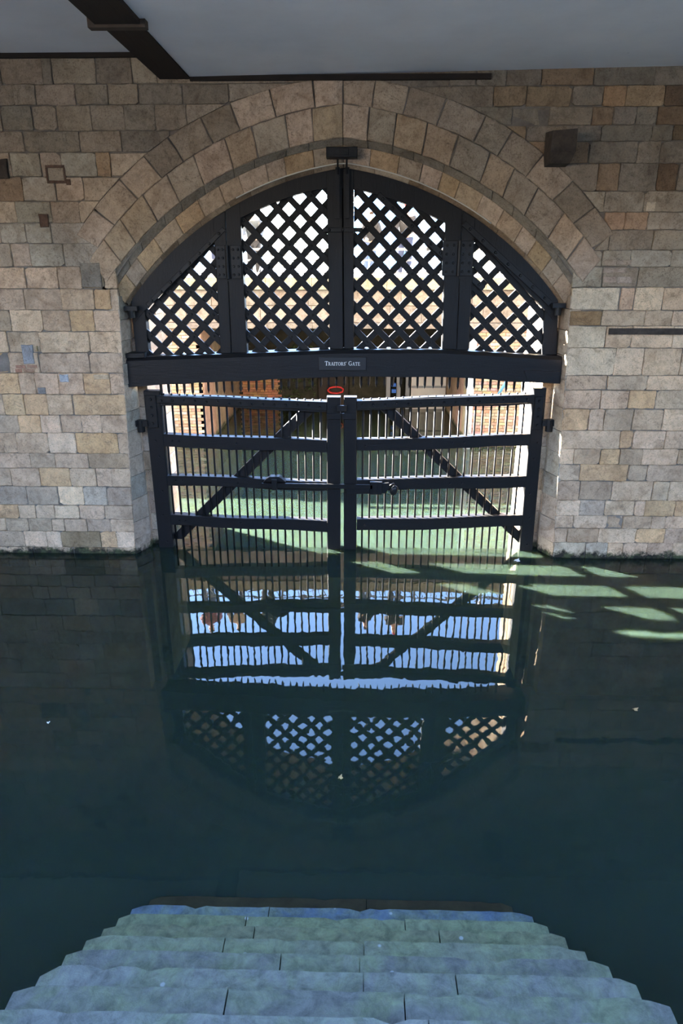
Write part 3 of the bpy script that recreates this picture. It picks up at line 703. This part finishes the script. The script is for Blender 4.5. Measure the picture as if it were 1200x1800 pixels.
# meeting-stile guide channels, pull rods and the bracket at the crown
for r_, px in ((ll, 593), (rl, 610)):
    x, z1 = at(px, 294, -.07); z0 = at(px, 384, -.07)[1]
    MB().box(x-.028, x+.028, -.075, -.03, z0, z1).build('guide_channel', M_IRON, r_)
kb = root('crown_bracket', (0, -.2, 5.55), 'black iron bracket box fixed at the crown of the arch', 'bracket')
xa, za = at(573, 258, -.28); xb, zb = at(628, 277, -.28)
link('box', prism([(xa,zb),(xb,zb),(xb,za),(xa,za)], -.29, -.1, .006), M_IRON, kb)
link('face_plate', prism([(lerp(xa,xb,.28),zb+.03),(lerp(xa,xb,.72),zb+.03),(lerp(xa,xb,.72),za-.02),(lerp(xa,xb,.28),za-.02)], -.30, -.285, .003), M_IRON, kb)
for px in (593, 609):
    x, z = at(px, 277, -.2); MB().tube([(x,-.18,z+.02),(x,-.09,gate_arc(x)-.06)], .012, 6).build('pull_rod', M_IRON, kb)
# clamps where the lattice frame is pinned to the jambs
for px, py, s in ((231, 546, -1), (981, 541, 1)):
    x, z = at(px, py, -.1)
    c = root('frame_clamp', (x, -.1, z-.06), ('black iron clamp pinning the lattice frame to the %s jamb' % ('left' if s < 0 else 'right')), 'clamp')
    MB().box(x-.09, x+.09, -.14, .02, z, z+.06).build('band', M_IRON, c)
    MB().tube([(x,-.10,z-.1),(x,-.10,z+.01)], .045, 8).build('pin', M_IRON, c)
# pale cable along the soffit
pts = []
for k in range(25):
    t = k/24
    if t < .35: x, z = arc('cbot', lerp(1.12, arc_end('cbot'), t/.35), -1)
    else: x, z = arc('cbot', lerp(arc_end('cbot'), .98, (t-.35)/.65), 1)
    pts.append((x, -.10, z-.004))
o = MB().tube(pts, .009, 5).build('cable', plain('pale_cable', (.62,.57,.48), .6, .05, bs=0), smooth=True); tag(o, 'thin pale cable clipped along the arch above the lattice gate', 'cable')

# ------------------------------------------------------------------ lower water gate, two leaves
def rail_mesh(xa, xb, za0, za1, zb0, zb1, y0, y1, n=12, wob=.006):
    v = []; f = []
    for k in range(n+1):
        t = k/n; x = lerp(xa, xb, t); s = .010*math.sin(t*math.pi*2.3+za0*5)
        z0 = lerp(za0, zb0, t)+s+R(-wob,wob); z1 = lerp(za1, zb1, t)+s*.7+R(-wob,wob)*.6
        v += [(x,y0,z0),(x,y0,z1-.008),(x,y0+.008,z1),(x,y1,z1),(x,y1,z0)]
    for k in range(n):
        for j in range(5): f.append([k*5+j, k*5+(j+1)%5, (k+1)*5+(j+1)%5, (k+1)*5+j][::-1])
    f += [[0,1,2,3,4], [n*5+j for j in (4,3,2,1,0)]]
    return mesh('rail', v, f)
barm = mesh('bar', *(lambda mb: (mb.v, mb.f))(MB().tube([(0,0,-.35),(0,0,0)], .0165, 6)))
def leaf(side, label):
    s = side
    r_ = root('water_gate_leaf', (s*1.5, .07, 0), label, 'gate', 'lower water gate leaves')
    if s < 0:
        hinge_post = [(-2.94,-.45),(-2.715,-.45),(-2.715,2.50),(-2.95,2.50)]; meet = [(-.258,-.5),(-.045,-.5),(-.042,2.42),(-.245,2.42)]
        rails = [(-2.76,-.245,2.295,2.437,2.200,2.356),(-2.735,-.25,1.655,1.843,1.573,1.762),(-2.735,-.25,1.043,1.20,.965,1.108),(-2.735,-.25,.383,.546,.28,.463)]
        bx = (-2.675, -.335)
    else:
        hinge_post = [(2.79,-.45),(2.995,-.45),(2.955,2.56),(2.78,2.56)]; meet = [(.009,-.5),(.214,-.5),(.199,2.42),(.007,2.42)]
        rails = [(.199,2.79,2.226,2.372,2.333,2.478),(.203,2.80,1.594,1.772,1.699,1.873),(.207,2.80,.965,1.147,1.05,1.228),(.213,2.80,.305,.495,.405,.583)]
        bx = (.29, 2.67)
    link('hinge_post', prism(hinge_post, .0, .15, .008), M_WOODV, r_)
    link('meeting_post', prism(meet, -.01, .15, .008), M_WOODV, r_)
    for i, (xa, xb, a0, a1, b0, b1) in enumerate(rails):
        link('rail', rail_mesh(xa, xb, a0, a1, b0, b1, .008, .15), M_WOODH, r_)
    xa, xb, a0, a1, b0, b1 = rails[0]
    n = 21
    for k in range(n):
        t = k/(n-1); x = lerp(bx[0], bx[1], t)+R(-.006,.006)
        zt = lerp(a1, b1, (x-xa)/(xb-xa))+.018
        mb = MB().tube([(x+s*R(-.004,.010),.075,-.35),(x,.075,zt)], .0155, 12)
        mb.build('bar', M_BAR, r_, smooth=True)
    # diagonal brace behind the bars
    if s < 0: q = [(-2.80,.10),(-2.58,.10),(-.42,2.20),(-.63,2.22)]
    else: q = [(2.86,.02),(2.83,.24),(.70,2.28),(.50,2.26)]
    link('brace', prism(q, .105, .165, .005), M_WOODH, r_)
    # bolts
    mb = MB()
    for (xa, xb, a0, a1, b0, b1) in rails[:1]:
        for k in range(15):
            t = (k+.4)/15; x = lerp(xa, xb, t); mb.dome(x, -.022, lerp((a0+a1)/2+.005, (b0+b1)/2+.005, t)+R(-.02,.02), .021, .016)
    for (xa, xb, a0, a1, b0, b1) in rails[1:]:
        for t in ((.05,.55,.62) if s > 0 else (.06,.1,.45)): mb.dome(lerp(xa, xb, t), .008, lerp((a0+a1)/2, (b0+b1)/2, t), .018, .014)
    hx = (hinge_post[0][0]+hinge_post[1][0])/2
    for z in (.1,.55,.95,1.5,1.75): mb.dome(hx+R(-.05,.05), .0, z, .017, .012)
    o = mb.build('bolt_heads', M_IRON, r_, smooth=False); o['kind'] = 'stuff'
    # L-shaped iron: along the top rail and down the hinge post
    xa, xb, a0, a1, b0, b1 = rails[0]
    link('iron_strap', prism([(xa,a0+.03),(xb,b0+.03),(xb,b1-.005),(xa,a1-.005)] if s < 0 else [(xa,a0+.02),(xb,b0+.02),(xb,b1-.005),(xa,a1-.005)], -.022, .01, .006), M_IRON, r_)
    hp = hinge_post
    x0, x1 = (-2.925, -2.77) if s < 0 else (2.80, 2.93)
    hpl = link('hinge_plate', prism([(x0,1.95),(x1,1.95),(x1,2.44),(x0,2.44)], -.024, .0, .006), M_IRON, r_)
    mb = MB()
    for z in (2.02, 2.14, 2.26, 2.38): mb.dome((x0+x1)/2, -.024, z, .024, .02)
    o = mb.build('bolt_heads', M_IRON, hpl); o['kind'] = 'stuff'
    return r_, rails
LG, railsL = leaf(-1, 'left leaf of the lower black water gate, carrying the latch bar')
RG, railsR = leaf(1, 'right leaf of the lower black water gate, with the padlocked hasp')
# hinge pintles let into the jambs
for s in (-1, 1):
    x, z = (-3.02, 2.02) if s < 0 else (3.03, 2.06)
    c = root('hinge_pintle', (x, 0, z-.1), 'black iron hinge pintle joining the lower gate to the %s jamb' % ('left' if s < 0 else 'right'), 'hinge')
    MB().box(x-.09 if s < 0 else x-.10, x+.10 if s < 0 else x+.08, -.055, .03, z-.045, z+.045).build('arm', M_IRON, c)
    MB().tube([(x-s*-.01,-.02,z-.13),(x-s*-.01,-.02,z+.05)], .055, 10).build('pin', M_IRON, c)
# iron bands across the meeting posts
link('iron_band', prism([(-.245,2.04+.06),(-.03,2.04+.06),(-.03,2.13+.06),(-.245,2.13+.06)], -.05, -.03, .004), M_IRON, LG)
link('iron_band', prism([(-.02,2.10),(.20,2.10),(.20,2.19),(-.02,2.19)], -.05, -.03, .004), M_IRON, RG)
link('clasp', prism([(-.10,2.22),(.05,2.22),(.05,2.31),(-.10,2.31)], -.075, -.04, .004), M_IRON, LG)
# latch bar
pA, pB = at(460, 853, -.06), at(655, 856, -.06)
link('latch_bar', prism([(pA[0],pA[1]-.035),(pB[0],pB[1]-.035),(pB[0],pB[1]+.035),(pA[0],pA[1]+.035)], -.075, -.035, .006), M_IRON, LG)
h0, h1 = at(467, 845, -.05), at(497, 845, -.05)
link('latch_hump', prism([(h0[0]-.04,h0[1]-.02),(h1[0]+.04,h1[1]-.02),(h1[0]-.02,h1[1]+.035),(h1[0]-.06,h1[1]+.06),(h0[0]+.06,h0[1]+.06),(h0[0]+.02,h0[1]+.035)], -.05, .08, .006), M_IRON, LG)
link('latch_staple', prism([(lerp(h0[0],h1[0],.35),h0[1]-.14),(lerp(h0[0],h1[0],.65),h0[1]-.14),(lerp(h0[0],h1[0],.65),h0[1]+.03),(lerp(h0[0],h1[0],.35),h0[1]+.03)], -.1, -.05, .004), M_IRON, LG)
p0, p1 = at(650, 847, -.05), at(671, 869, -.05)
link('hasp_plate', prism([(p0[0],p1[1]),(p1[0],p1[1]),(p1[0],p0[1]),(p0[0],p0[1])], -.075, -.012, .006), M_IRON, RG)
q0, q1 = at(608, 868, -.03), at(650, 858, -.03)
link('hasp_arm', prism([(q0[0],q0[1]),(p1[0]+.05,q0[1]+.02),(p1[0]+.14,p0[1]-.06),(p1[0]+.10,p0[1]-.01),(q0[0],q1[1])], -.06, -.03, .004), M_IRON, RG)
lk = root('padlock', (*(lambda a: (a[0], -.09, a[1]-.08))(at(691, 861, -.09)),), 'dark round padlock hanging from the hasp of the lower gate', 'padlock')
kx, kz = at(692, 862, -.09)
v = []; f = []; n = 12
for ring, (rr, yy) in enumerate(((.035,-.135),(.068,-.12),(.075,-.095),(.068,-.07),(.035,-.06))):
    v += [(kx+rr*.85*math.cos(2*math.pi*k/n)+rr*.2*math.sin(2*math.pi*k/n), yy, kz+rr*1.1*math.sin(2*math.pi*k/n)) for k in range(n)]
f = [[r*n+k, r*n+(k+1)%n, (r+1)*n+(k+1)%n, (r+1)*n+k] for r in range(4) for k in range(n)]+[list(range(n))[::-1], list(range(4*n,5*n))]
link('body', mesh('body', v, f, True), M_IRON, lk)
MB().tube([(kx-.05,-.09,kz+.03),(kx-.06,-.09,kz+.09),(kx-.01,-.09,kz+.11),(kx+.03,-.09,kz+.04)], .012, 6).build('shackle', M_IRON, lk, smooth=True)

# ------------------------------------------------------------------ steps
st = root('stone_steps', (.06, -6.45, -.3), 'worn algae-green stone steps descending into the water', 'steps')
SR, SH = .2432, .21
joints = {-1: [-.5,.6], 0: [.345], 1: [.30,.67], 2: [.33,.73], 3: [.28,.56], 4: [.40,.545], 5: [.545,.70], 6: [.33,.60], 7: [.62], 8: [.3,.7], 9: [.5], 10: [.35,.66], 11: [.5]}
for k in range(-1, 12):
    yf = -6.455-SR*k; z1 = .03+SH*k; xl, xr = lerp(-1.345, -1.275, max(0,k)/6), lerp(1.44, 1.555, max(0,k)/6)
    if k == -1: z1 = .008; xl += .10; xr -= .12; yf -= .148
    cuts = [xl]+[lerp(xl, xr, t) for t in joints[k] if 0 < t < 1]+[xr]
    yb = yf-SR-.35
    for i, (a, b) in enumerate(zip(cuts[:-1], cuts[1:])):
        g = .003; n = max(4, int((b-a)/.07)); v = []; f = []
        first, last = i == 0, i == len(cuts)-2
        ph = R(0, 9)
        for c in range(n+1):
            x = lerp(a+g, b-g, c/n)
            e = R(-.0035,.0035)
            if first and c == 0: e -= .035
            if first and c == 1: e -= .006
            if last and c == n: e -= .035
            if last and c == n-1: e -= .006
            if random.random() < .07: e -= R(.008,.022)
            zz = z1+.0025*math.sin(x*2.2+ph*2)+R(-.0012,.0012)
            v += [(x,yf+e,z1-SH-.04),(x,yf+e,zz-.02),(x,yf+e-.010,zz-.003),(x,yf+e-.05,zz+R(-.001,.001)),(x,yb,zz),(x,yb,z1-SH-.04)]
        for c in range(n):
            for j in range(6): f.append([c*6+j, c*6+(j+1)%6, (c+1)*6+(j+1)%6, (c+1)*6+j])
        f += [[0,5,4,3,2,1], [n*6+j for j in range(6)]]
        col = {-1:(.010,.009,.004), 0:(.075,.105,.135), 1:(.102,.115,.068), 2:(.11,.115,.068), 3:(.105,.11,.076)}.get(k, (.108,.108,.092))
        kk = R(.94, 1.06)*(1.12 if k % 2 else .9)
        link('step_slab', mesh('step_slab', v, f), M_STEP if k >= 0 else M_WET, st, tuple(x*kk for x in col))

# ------------------------------------------------------------------ beyond the gate: wharf wall, recess, water channel
FY = 6.5
XL, XR, ZL = -3.54, 2.99, 2.84
wf = MB()
wf.box(-14, XL, FY+.03, 11.6, -2.5, 3.9); wf.box(XR, 14, FY+.03, 11.6, -2.5, 3.9); wf.box(XL, XR, FY+.03, 11.6, ZL+.02, 3.9)
wfo = wf.build('wall_wharf', M_MORTAR); tag(wfo, kind='structure')
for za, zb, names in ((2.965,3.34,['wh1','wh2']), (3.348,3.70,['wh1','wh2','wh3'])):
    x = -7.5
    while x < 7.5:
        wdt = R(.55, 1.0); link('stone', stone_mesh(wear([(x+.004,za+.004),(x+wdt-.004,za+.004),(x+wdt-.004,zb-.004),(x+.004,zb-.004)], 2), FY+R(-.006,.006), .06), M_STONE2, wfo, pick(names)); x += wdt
x = -7.5
M_COP = stone_material('lichen_coping', moss=False, objcol=True)
while x < 7.5:
    wdt = R(.8, 1.2)
    link('coping_stone', mesh('coping', *(lambda m: (m.v, m.f))(MB().box(x+.004, x+wdt-.004, FY-.05, FY+.45, 3.705, 3.97))), M_COP, wfo, (.20,.19,.145))
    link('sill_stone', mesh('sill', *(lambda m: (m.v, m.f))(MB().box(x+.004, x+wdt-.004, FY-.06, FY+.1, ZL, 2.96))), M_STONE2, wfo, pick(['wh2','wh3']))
    x += wdt
bk = MB().box(-.108, .108, 0, .04, -.032, .032); bkm = mesh('brick', bk.v, bk.f)
for xa, xb in ((-4.75, XL), (XR, 4.35)):
    z = -.1; row = 0
    while z < 2.80:
        x = xa+(.112 if row % 2 else 0)
        while x+.108 < xb+.06:
            cx = min(max(x, xa), xb-.108)
            o = link('brick', bkm, M_BRICK, wfo); o.location = (cx, FY+R(-.006,.006), z); o.color = (*[c*R(.85,1.15) for c in random.choice([(.22,.165,.13),(.25,.195,.155),(.20,.14,.105),(.27,.225,.185)])], 1)
            x += .224
        z += .076; row += 1
M_REND = stone_material('brown_render', moss=True, objcol=True)
for s, x in ((-1, XL), (1, XR)):
    for k in range(4):
        y0 = FY+.03+k*1.25; y1 = y0+1.24
        mb = MB(); 
        if s < 0: mb.box(x-.1, x+.03, y0, y1, -1, ZL)
        else: mb.box(x-.03, x+.1, y0, y1, -1, ZL)
        mb.build('side_panel', M_REND, wfo, tuple(c*R(.9,1.1) for c in (.20,.15,.112)))
BY = 11.5
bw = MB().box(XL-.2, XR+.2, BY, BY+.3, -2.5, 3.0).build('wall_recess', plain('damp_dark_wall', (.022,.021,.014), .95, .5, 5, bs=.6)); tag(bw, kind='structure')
def pt(px, py, Y): return at(px, py, Y)
z = .04; row = 0
while z < 1.25:
    x = -3.4+(.112 if row % 2 else 0)
    while x < -2.25:
        o = link('brick', bkm, M_BRICK, bw); o.location = (x, BY-.03+R(-.006,.006), z); o.color = (*[c*R(.85,1.15) for c in random.choice([(.42,.22,.12),(.46,.27,.15),(.36,.17,.10)])], 1); x += .224
    z += .076; row += 1
M_MOSS = plain('dark_moss', (.03,.045,.015), .95, .7, 12, bs=1)
mv = MB()
for k in range(420):
    x, z = R(-2.3,-1.1), R(.0,1.9); r = R(.04,.1); y = BY-.01-R(0,.09)
    mv.add([(x+r*R(-1,1), y-R(0,.05), z+r*R(-1,1)) for _ in range(3)], [[0,1,2]])
o = mv.build('ivy', M_MOSS); tag(o, 'dark green creeper on the shaded back wall under the wharf', 'plant', kind='stuff')
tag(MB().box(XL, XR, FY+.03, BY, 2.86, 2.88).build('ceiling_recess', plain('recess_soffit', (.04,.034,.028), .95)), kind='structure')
# things stored at the back of the recess
def px_box(px0, py0, px1, py1, Y):
    a, b = at(px0, py0, Y), at(px1, py1, Y); return a[0], b[0], b[1], a[1]
x0, x1, z0, z1 = px_box(724, 640, 782, 708, BY-.3)
cab = root('white_cabinet', ((x0+x1)/2, BY-.15, .1), 'white metal cabinet at the back right under the wharf', 'cabinet')
M_WP = plain('white_metal', (.62,.61,.58), .5, .06, 3, bs=0); M_GP = plain('grey_metal', (.24,.26,.28), .5, .1, 3, bs=0)
MB().box(x0, x1, BY-.3, BY, -.1, z1).build('body', M_WP, cab)
for q in (.03, .52): MB().box(lerp(x0,x1,q), lerp(x0,x1,q+.45), BY-.325, BY-.3, .15, .62).build('door', M_WP, cab)
MB().box(x0, x1, BY-.335, BY-.3, .66, .72).build('rail', M_GP, cab)
fr = root('grey_frame', (1.2, BY-.2, 0), 'grey steel frame posts beside the white cabinet', 'frame')
for px in (682, 700, 716):
    x = at(px, 690, BY-.3)[0]; MB().box(x-.06, x+.06, BY-.32, BY-.1, -.2, 1.5).build('post', M_GP, fr)
bl = root('blue_box', (at(692,688,BY-.4)[0], BY-.4, .3), 'bright blue box between the grey posts', 'box')
for za in (676, 687):
    x, z = at(692, za, BY-.4); link('lid' if za == 676 else 'body', prism([(x-.07,z-.06),(x+.07,z-.06),(x+.07,z+.05),(x-.07,z+.05)], BY-.44, BY-.34, .006), plain('blue_plastic', (.02,.12,.5), .4, .05, bs=0), bl)
db = root('dark_board', (-.5, BY-.1, 0), 'dark board standing behind the red hose', 'board')
link('panel', prism([(-1.0,-.1),(-.08,-.1),(-.08,1.2),(-1.0,1.2)], BY-.12, BY-.04), plain('board_brown', (.02,.015,.012), .8), db)
pts = []
for k in range(40):
    a = k/39*math.pi*2.6+math.pi; rr = .24+.02*math.sin(k*1.7); c = at(590, 687, BY-.2)
    pts.append((c[0]+rr*math.cos(a), BY-.2-.002*k, c[1]+.03+.10*math.sin(a)))
o = MB().tube(pts, .028, 6).build('red_hose', plain('red_rubber', (.5,.03,.03), .5, .1, bs=0), smooth=True); tag(o, 'coiled red hose hanging at the back of the recess', 'hose')
bd = at(825, 700, FY-.1)[0]
o = MB().tube([(bd,FY-.12,-.3),(bd,FY-.12,2.7)], .09, 10).build('drain_pipe', plain('pipe_grey', (.25,.27,.29), .6), smooth=True); tag(o, 'grey drain pipe down the wharf wall beside the right brick pier', 'pipe')
o = MB().tube([at3 for at3 in [(3.55,FY-.08,1.25),(3.75,FY-.3,1.75),(3.8,FY-.32,1.9)]], .035, 6).build('blue_pipe', plain('blue_paint', (.12,.32,.5), .5), smooth=True); tag(o, 'short slanted pale blue pipe on the right brick pier', 'pipe')

# wharf deck, railing, lamp
tag(MB().box(-30, 30, FY+.46, 44, 3.4, 3.945).build('floor_wharf', plain('wharf_paving', (.40,.38,.34), .9, .15, 2)), kind='structure')
M_RAIL = plain('railing_grey', (.10,.11,.13), .5, .1, bs=0)
fc = root('wharf_railing', (0, FY+.3, 3.97), 'grey metal railing with slanting bars along the wharf edge', 'railing')
for z, r in ((4.575, .03), (4.34, .022), (4.06, .018)):
    MB().box(-7.4, 7.4, FY+.3-r, FY+.3+r, z-r, z+r).build('rail', M_RAIL, fc)
pm = mesh('post', *(lambda m: (m.v, m.f))(MB().box(-.03,.03,-.03,.03,3.95,4.66)))
for k in range(9):
    o = link('post', pm, M_RAIL, fc); o.location = (-7.2+k*1.8, FY+.3, 0)
sm = mesh('bar', *(lambda m: (m.v, m.f))(MB().tube([(-.055,0,4.07),(.055,0,4.34)], .009, 4)))
for k in range(104):
    o = link('bar', sm, M_RAIL, fc); o.location = (-7.2+k*.139, FY+.3, 0)

# people on the wharf, leaning by the railing
def skin(name, verts, edges, radii, mat, parent, sub=1):
    me = bpy.data.meshes.new(name); me.from_pydata(verts, edges, []); me.materials.append(mat)
    o = bpy.data.objects.new(name, me); COL.objects.link(o); o.parent = parent
    m = o.modifiers.new('skin', 'SKIN'); m.use_smooth_shade = True
    for i, sv in enumerate(me.skin_vertices[0].data):
        r = radii[i]; sv.radius = r if isinstance(r, tuple) else (r, r); sv.use_root = (i == 0)
    s = o.modifiers.new('sub', 'SUBSURF'); s.levels = sub; s.render_levels = sub
    return o
M_SKIN = plain('skin', (.50,.31,.23), .6, .05, bs=0)
def person(x, y, h, top, trousers, hair, label, rz, bent):
    p = root('person', (x, y, 3.945), label, 'person', 'people standing on the wharf'); p.rotation_euler.z = rz
    k = h/1.72; b = bent
    V = [(0,0,.95),(0,-.02-b*.3,1.15),(0,-.03-b,1.38),(0,-.03-b*1.1,1.48),(0,-.05-b*1.15,1.58),(0,-.05-b*1.15,1.68),
         (-.19,-.03-b,1.40),(-.25,-.10-b,1.13),(-.18,-.30-b,1.02),(-.15,-.37-b,1.00),(.19,-.03-b,1.40),(.25,-.10-b,1.13),(.18,-.30-b,1.02),(.15,-.37-b,1.00),
         (-.10,0,.88),(-.11,-.01,.48),(-.11,.02,.08),(-.11,-.12,.03),(.10,0,.88),(.11,-.01,.48),(.11,.02,.08),(.11,-.12,.03)]
    V = [(a*k, c*k, d*k) for a, c, d in V]
    Ed = [(0,1),(1,2),(2,3),(3,4),(4,5),(2,6),(6,7),(7,8),(8,9),(2,10),(10,11),(11,12),(12,13),(0,14),(14,15),(15,16),(16,17),(0,18),(18,19),(19,20),(20,21)]
    rd = [(.15,.10),(.14,.095),(.15,.10),.055,(.075,.09),(.07,.085),.06,.045,.036,.04,.06,.045,.036,.04,.085,.06,.045,.04,.085,.06,.045,.04]
    skin('body', V, Ed, rd, M_SKIN, p)
    ti = [0,1,2,6,7,8,10,11,12]; mp = {a: i for i, a in enumerate(ti)}
    skin('jacket', [V[i] for i in ti], [(mp[a],mp[c]) for a, c in Ed if a in mp and c in mp], [(.19,.14),(.18,.135),(.185,.13),.085,.07,.055,.085,.07,.055], top, p)
    ti = [0,14,15,16,18,19,20]; mp = {a: i for i, a in enumerate(ti)}
    skin('trousers', [V[i] for i in ti], [(mp[a],mp[c]) for a, c in Ed if a in mp and c in mp], [(.16,.12),.11,.085,.065,.11,.085,.065], trousers, p)
    hx = V[5]; skin('hair', [(hx[0],hx[1]+.02,hx[2]-.02),(hx[0],hx[1]+.035,hx[2]+.055)], [(0,1)], [(.085,.085),(.06,.07)], hair, p)
    for sx in (-.03, .03):
        mb = MB().tube([(sx, hx[1]-.085, hx[2]-.055),(sx, hx[1]-.095, hx[2]-.055)], .011, 6); o = bpy.data.objects.new('eye', mesh('eye', mb.v, mb.f)); o.data.materials.append(plain('eye_dark', (.02,.015,.012), .3, 0, bs=0)); COL.objects.link(o); o.parent = p
    mb = MB().tube([(0,hx[1]-.08,hx[2]-.07),(0,hx[1]-.112,hx[2]-.09)], .016, 6); o = bpy.data.objects.new('nose', mesh('nose', mb.v, mb.f)); o.data.materials.append(M_SKIN); COL.objects.link(o); o.parent = p
cl = {n: plain('cloth_'+n, c, .9, .15, 20, bs=.2) for n, c in dict(mauve=(.22,.10,.11), navy=(.03,.04,.08), black=(.02,.02,.022), red=(.5,.03,.04), teal=(.05,.06,.07), redhat=(.45,.02,.03), denim=(.06,.09,.16), sand=(.35,.28,.2), hair=(.03,.018,.012), fair=(.25,.15,.07)).items()}
PY = FY+.62
for px, h, top, tr, hr, lab, rz, bn in ((370,1.62,'mauve','denim','fair','person in a mauve jacket leaning on the wharf railing at far left',.3,.10),
        (420,1.58,'sand','navy','hair','person in a sand top next to the mauve jacket on the wharf',-.2,.08), (472,1.50,'teal','black','hair','person in a slate jacket bending over the wharf railing',.1,.22),
        (640,1.42,'black','denim','hair','bareheaded person in a black coat left of the red hat on the wharf',.2,.18), (692,1.6,'black','navy','redhat','person in a dark coat and red hat at the wharf railing',0,.08)):
    x = at(px, 1085, PY)[0]; person(x, PY, h, cl[top], cl[tr], cl[hr], lab, rz, bn)

# far bank: river, leaning glass building and office blocks
tag(MB().box(-400, 400, 44, 600, -3, -2).build('floor_river', plain('river', (.12,.14,.13), .2, .1, .1, bs=0)), kind='structure')
def glass_material():
    m, t, p = material('blue_glass'); p.inputs['Base Color'].default_value = (.22,.36,.52,1); p.inputs['Roughness'].default_value = .25; p.inputs['Metallic'].default_value = .0
    P = pos(t); t.links.new(ramp(t, noise(t, P, .08, 3), [(.3,(.18,.31,.46)),(.7,(.28,.42,.58))]), p.inputs['Base Color']); return m
GLY = 300.0
gx = at(665, 464, GLY)[0]
gb = root('glass_building', (gx, GLY, -2), 'rounded leaning blue glass building seen through the right lattice leaf', 'building')
v = []; f = []; NU, NV = 20, 12
def gp(i, j, k=1.0):
    t = j/NV; z = -2+52*t; r = 20*k*math.sin(math.pi*(.18+.80*t))**.6; a = 2*math.pi*i/NU
    return (gx+r*math.cos(a)+6*t, GLY+r*math.sin(a)+8*t, z)
for j in range(NV+1):
    for i in range(NU): v.append(gp(i, j))
for j in range(NV):
    for i in range(NU): f.append([j*NU+i, j*NU+(i+1)%NU, (j+1)*NU+(i+1)%NU, (j+1)*NU+i])
f.append([NV*NU+i for i in range(NU)])
link('glass_skin', mesh('glass_skin', v, f, True), glass_material(), gb)
fm_ = MB()
for j in range(0, NV, 1):
    for i in range(NU//2, NU):
        for di in (-1, 1): fm_.tube([gp(i, j, 1.01), gp(i+di, j+1, 1.01)], .22, 4, cap=False)
        fm_.tube([gp(i, j, 1.01), gp(i+1, j, 1.01)], .2, 4, cap=False)
o = fm_.build('glazing_bars', plain('steel_blue', (.16,.24,.34), .5, .1, .5, bs=0), gb); o['kind'] = 'stuff'
def block(px0, px1, pyt, Y, col, label, floors, cols):
    x0, zt = at(px0, pyt, Y); x1 = at(px1, pyt, Y)[0]
    b = root('office_block', ((x0+x1)/2, Y, -2), label, 'building')
    MB().box(x0, x1, Y, Y+15, -2, zt).build('walls', plain('block_wall', col, .8, .08, .3, bs=0), b)
    wm = mesh('window', *(lambda m: (m.v, m.f))(MB().box(-.4,.4,-.15,0,-.3,.3)))
    gm = plain('window_blue', (.10,.16,.24), .2, .1, .3, bs=0)
    for r in range(floors):
        for c in range(cols):
            o = link('window', wm, gm, b); o.matrix_parent_inverse = Matrix()
            o.location = Vector((lerp(x0, x1, (c+.5)/cols), Y, lerp(3, zt-1, (r+.5)/floors)))-b.location
            o.scale = ((x1-x0)/cols*.9, 1, (zt-4)/floors*.9)
block(722, 745, 404, 260, (.20,.21,.24), 'dark grey office block between the glass building and the pale block', 4, 4)
block(748, 800, 345, 225, (.62,.68,.74), 'pale office block with blue windows at far right across the river', 8, 6)
block(420, 452, 425, 250, (.25,.30,.34), 'low grey block across the river behind the left lattice leaf', 3, 5)
block(330, 398, 440, 255, (.55,.62,.70), 'pale blue block across the river behind the left fixed panel', 3, 8)

# ------------------------------------------------------------------ floating leaves
M_LEAF = plain('fallen_leaf', (.45,.28,.12), .8, .2, 30, bs=0); M_PALE = plain('pale_scrap', (.8,.78,.72), .8, .05, bs=0)
def leafm(px, py, r, a, mat, label, nm='fallen_leaf', cat='leaf'):
    d = FWD+RGT*((px-600)/1200)-UPV*((py-900)/1200); p = CAM+d*(-CAM.z/d.z)
    v = []
    for k in range(10):
        t = 2*math.pi*k/10; rr = r*(1 if k % 2 == 0 else .62)*(1.3 if k == 0 else 1)
        v.append((rr*math.cos(t), rr*.8*math.sin(t), .012+.008*math.cos(2*t)))
    v += [(x, y, z-.006) for x, y, z in v]+[(0,0,.006),(0,0,0)]
    f = [[k,(k+1)%10,20] for k in range(10)]+[[10+(k+1)%10,10+k,21] for k in range(10)]+[[k,10+k,10+(k+1)%10,(k+1)%10] for k in range(10)]
    o = link(nm, mesh(nm, v, f), mat); o.location = (p.x, p.y, .0); o.rotation_euler.z = a; tag(o, label, cat)
leafm(1116, 1248, .032, .4, M_LEAF, 'brown leaf floating in the dark water at far right')
leafm(598, 1368, .028, 1.2, M_LEAF, 'brown leaf floating below the reflected lattice')
leafm(908, 986, .06, .9, M_PALE, 'white scrap floating beside the right gate post', 'floating_scrap', 'scrap')
leafm(85, 1271, .014, .2, M_PALE, 'tiny white scrap floating at far left', 'floating_scrap', 'scrap')
leafm(900, 1625, .022, .2, M_LEAF, 'small brown leaf floating right of the steps')
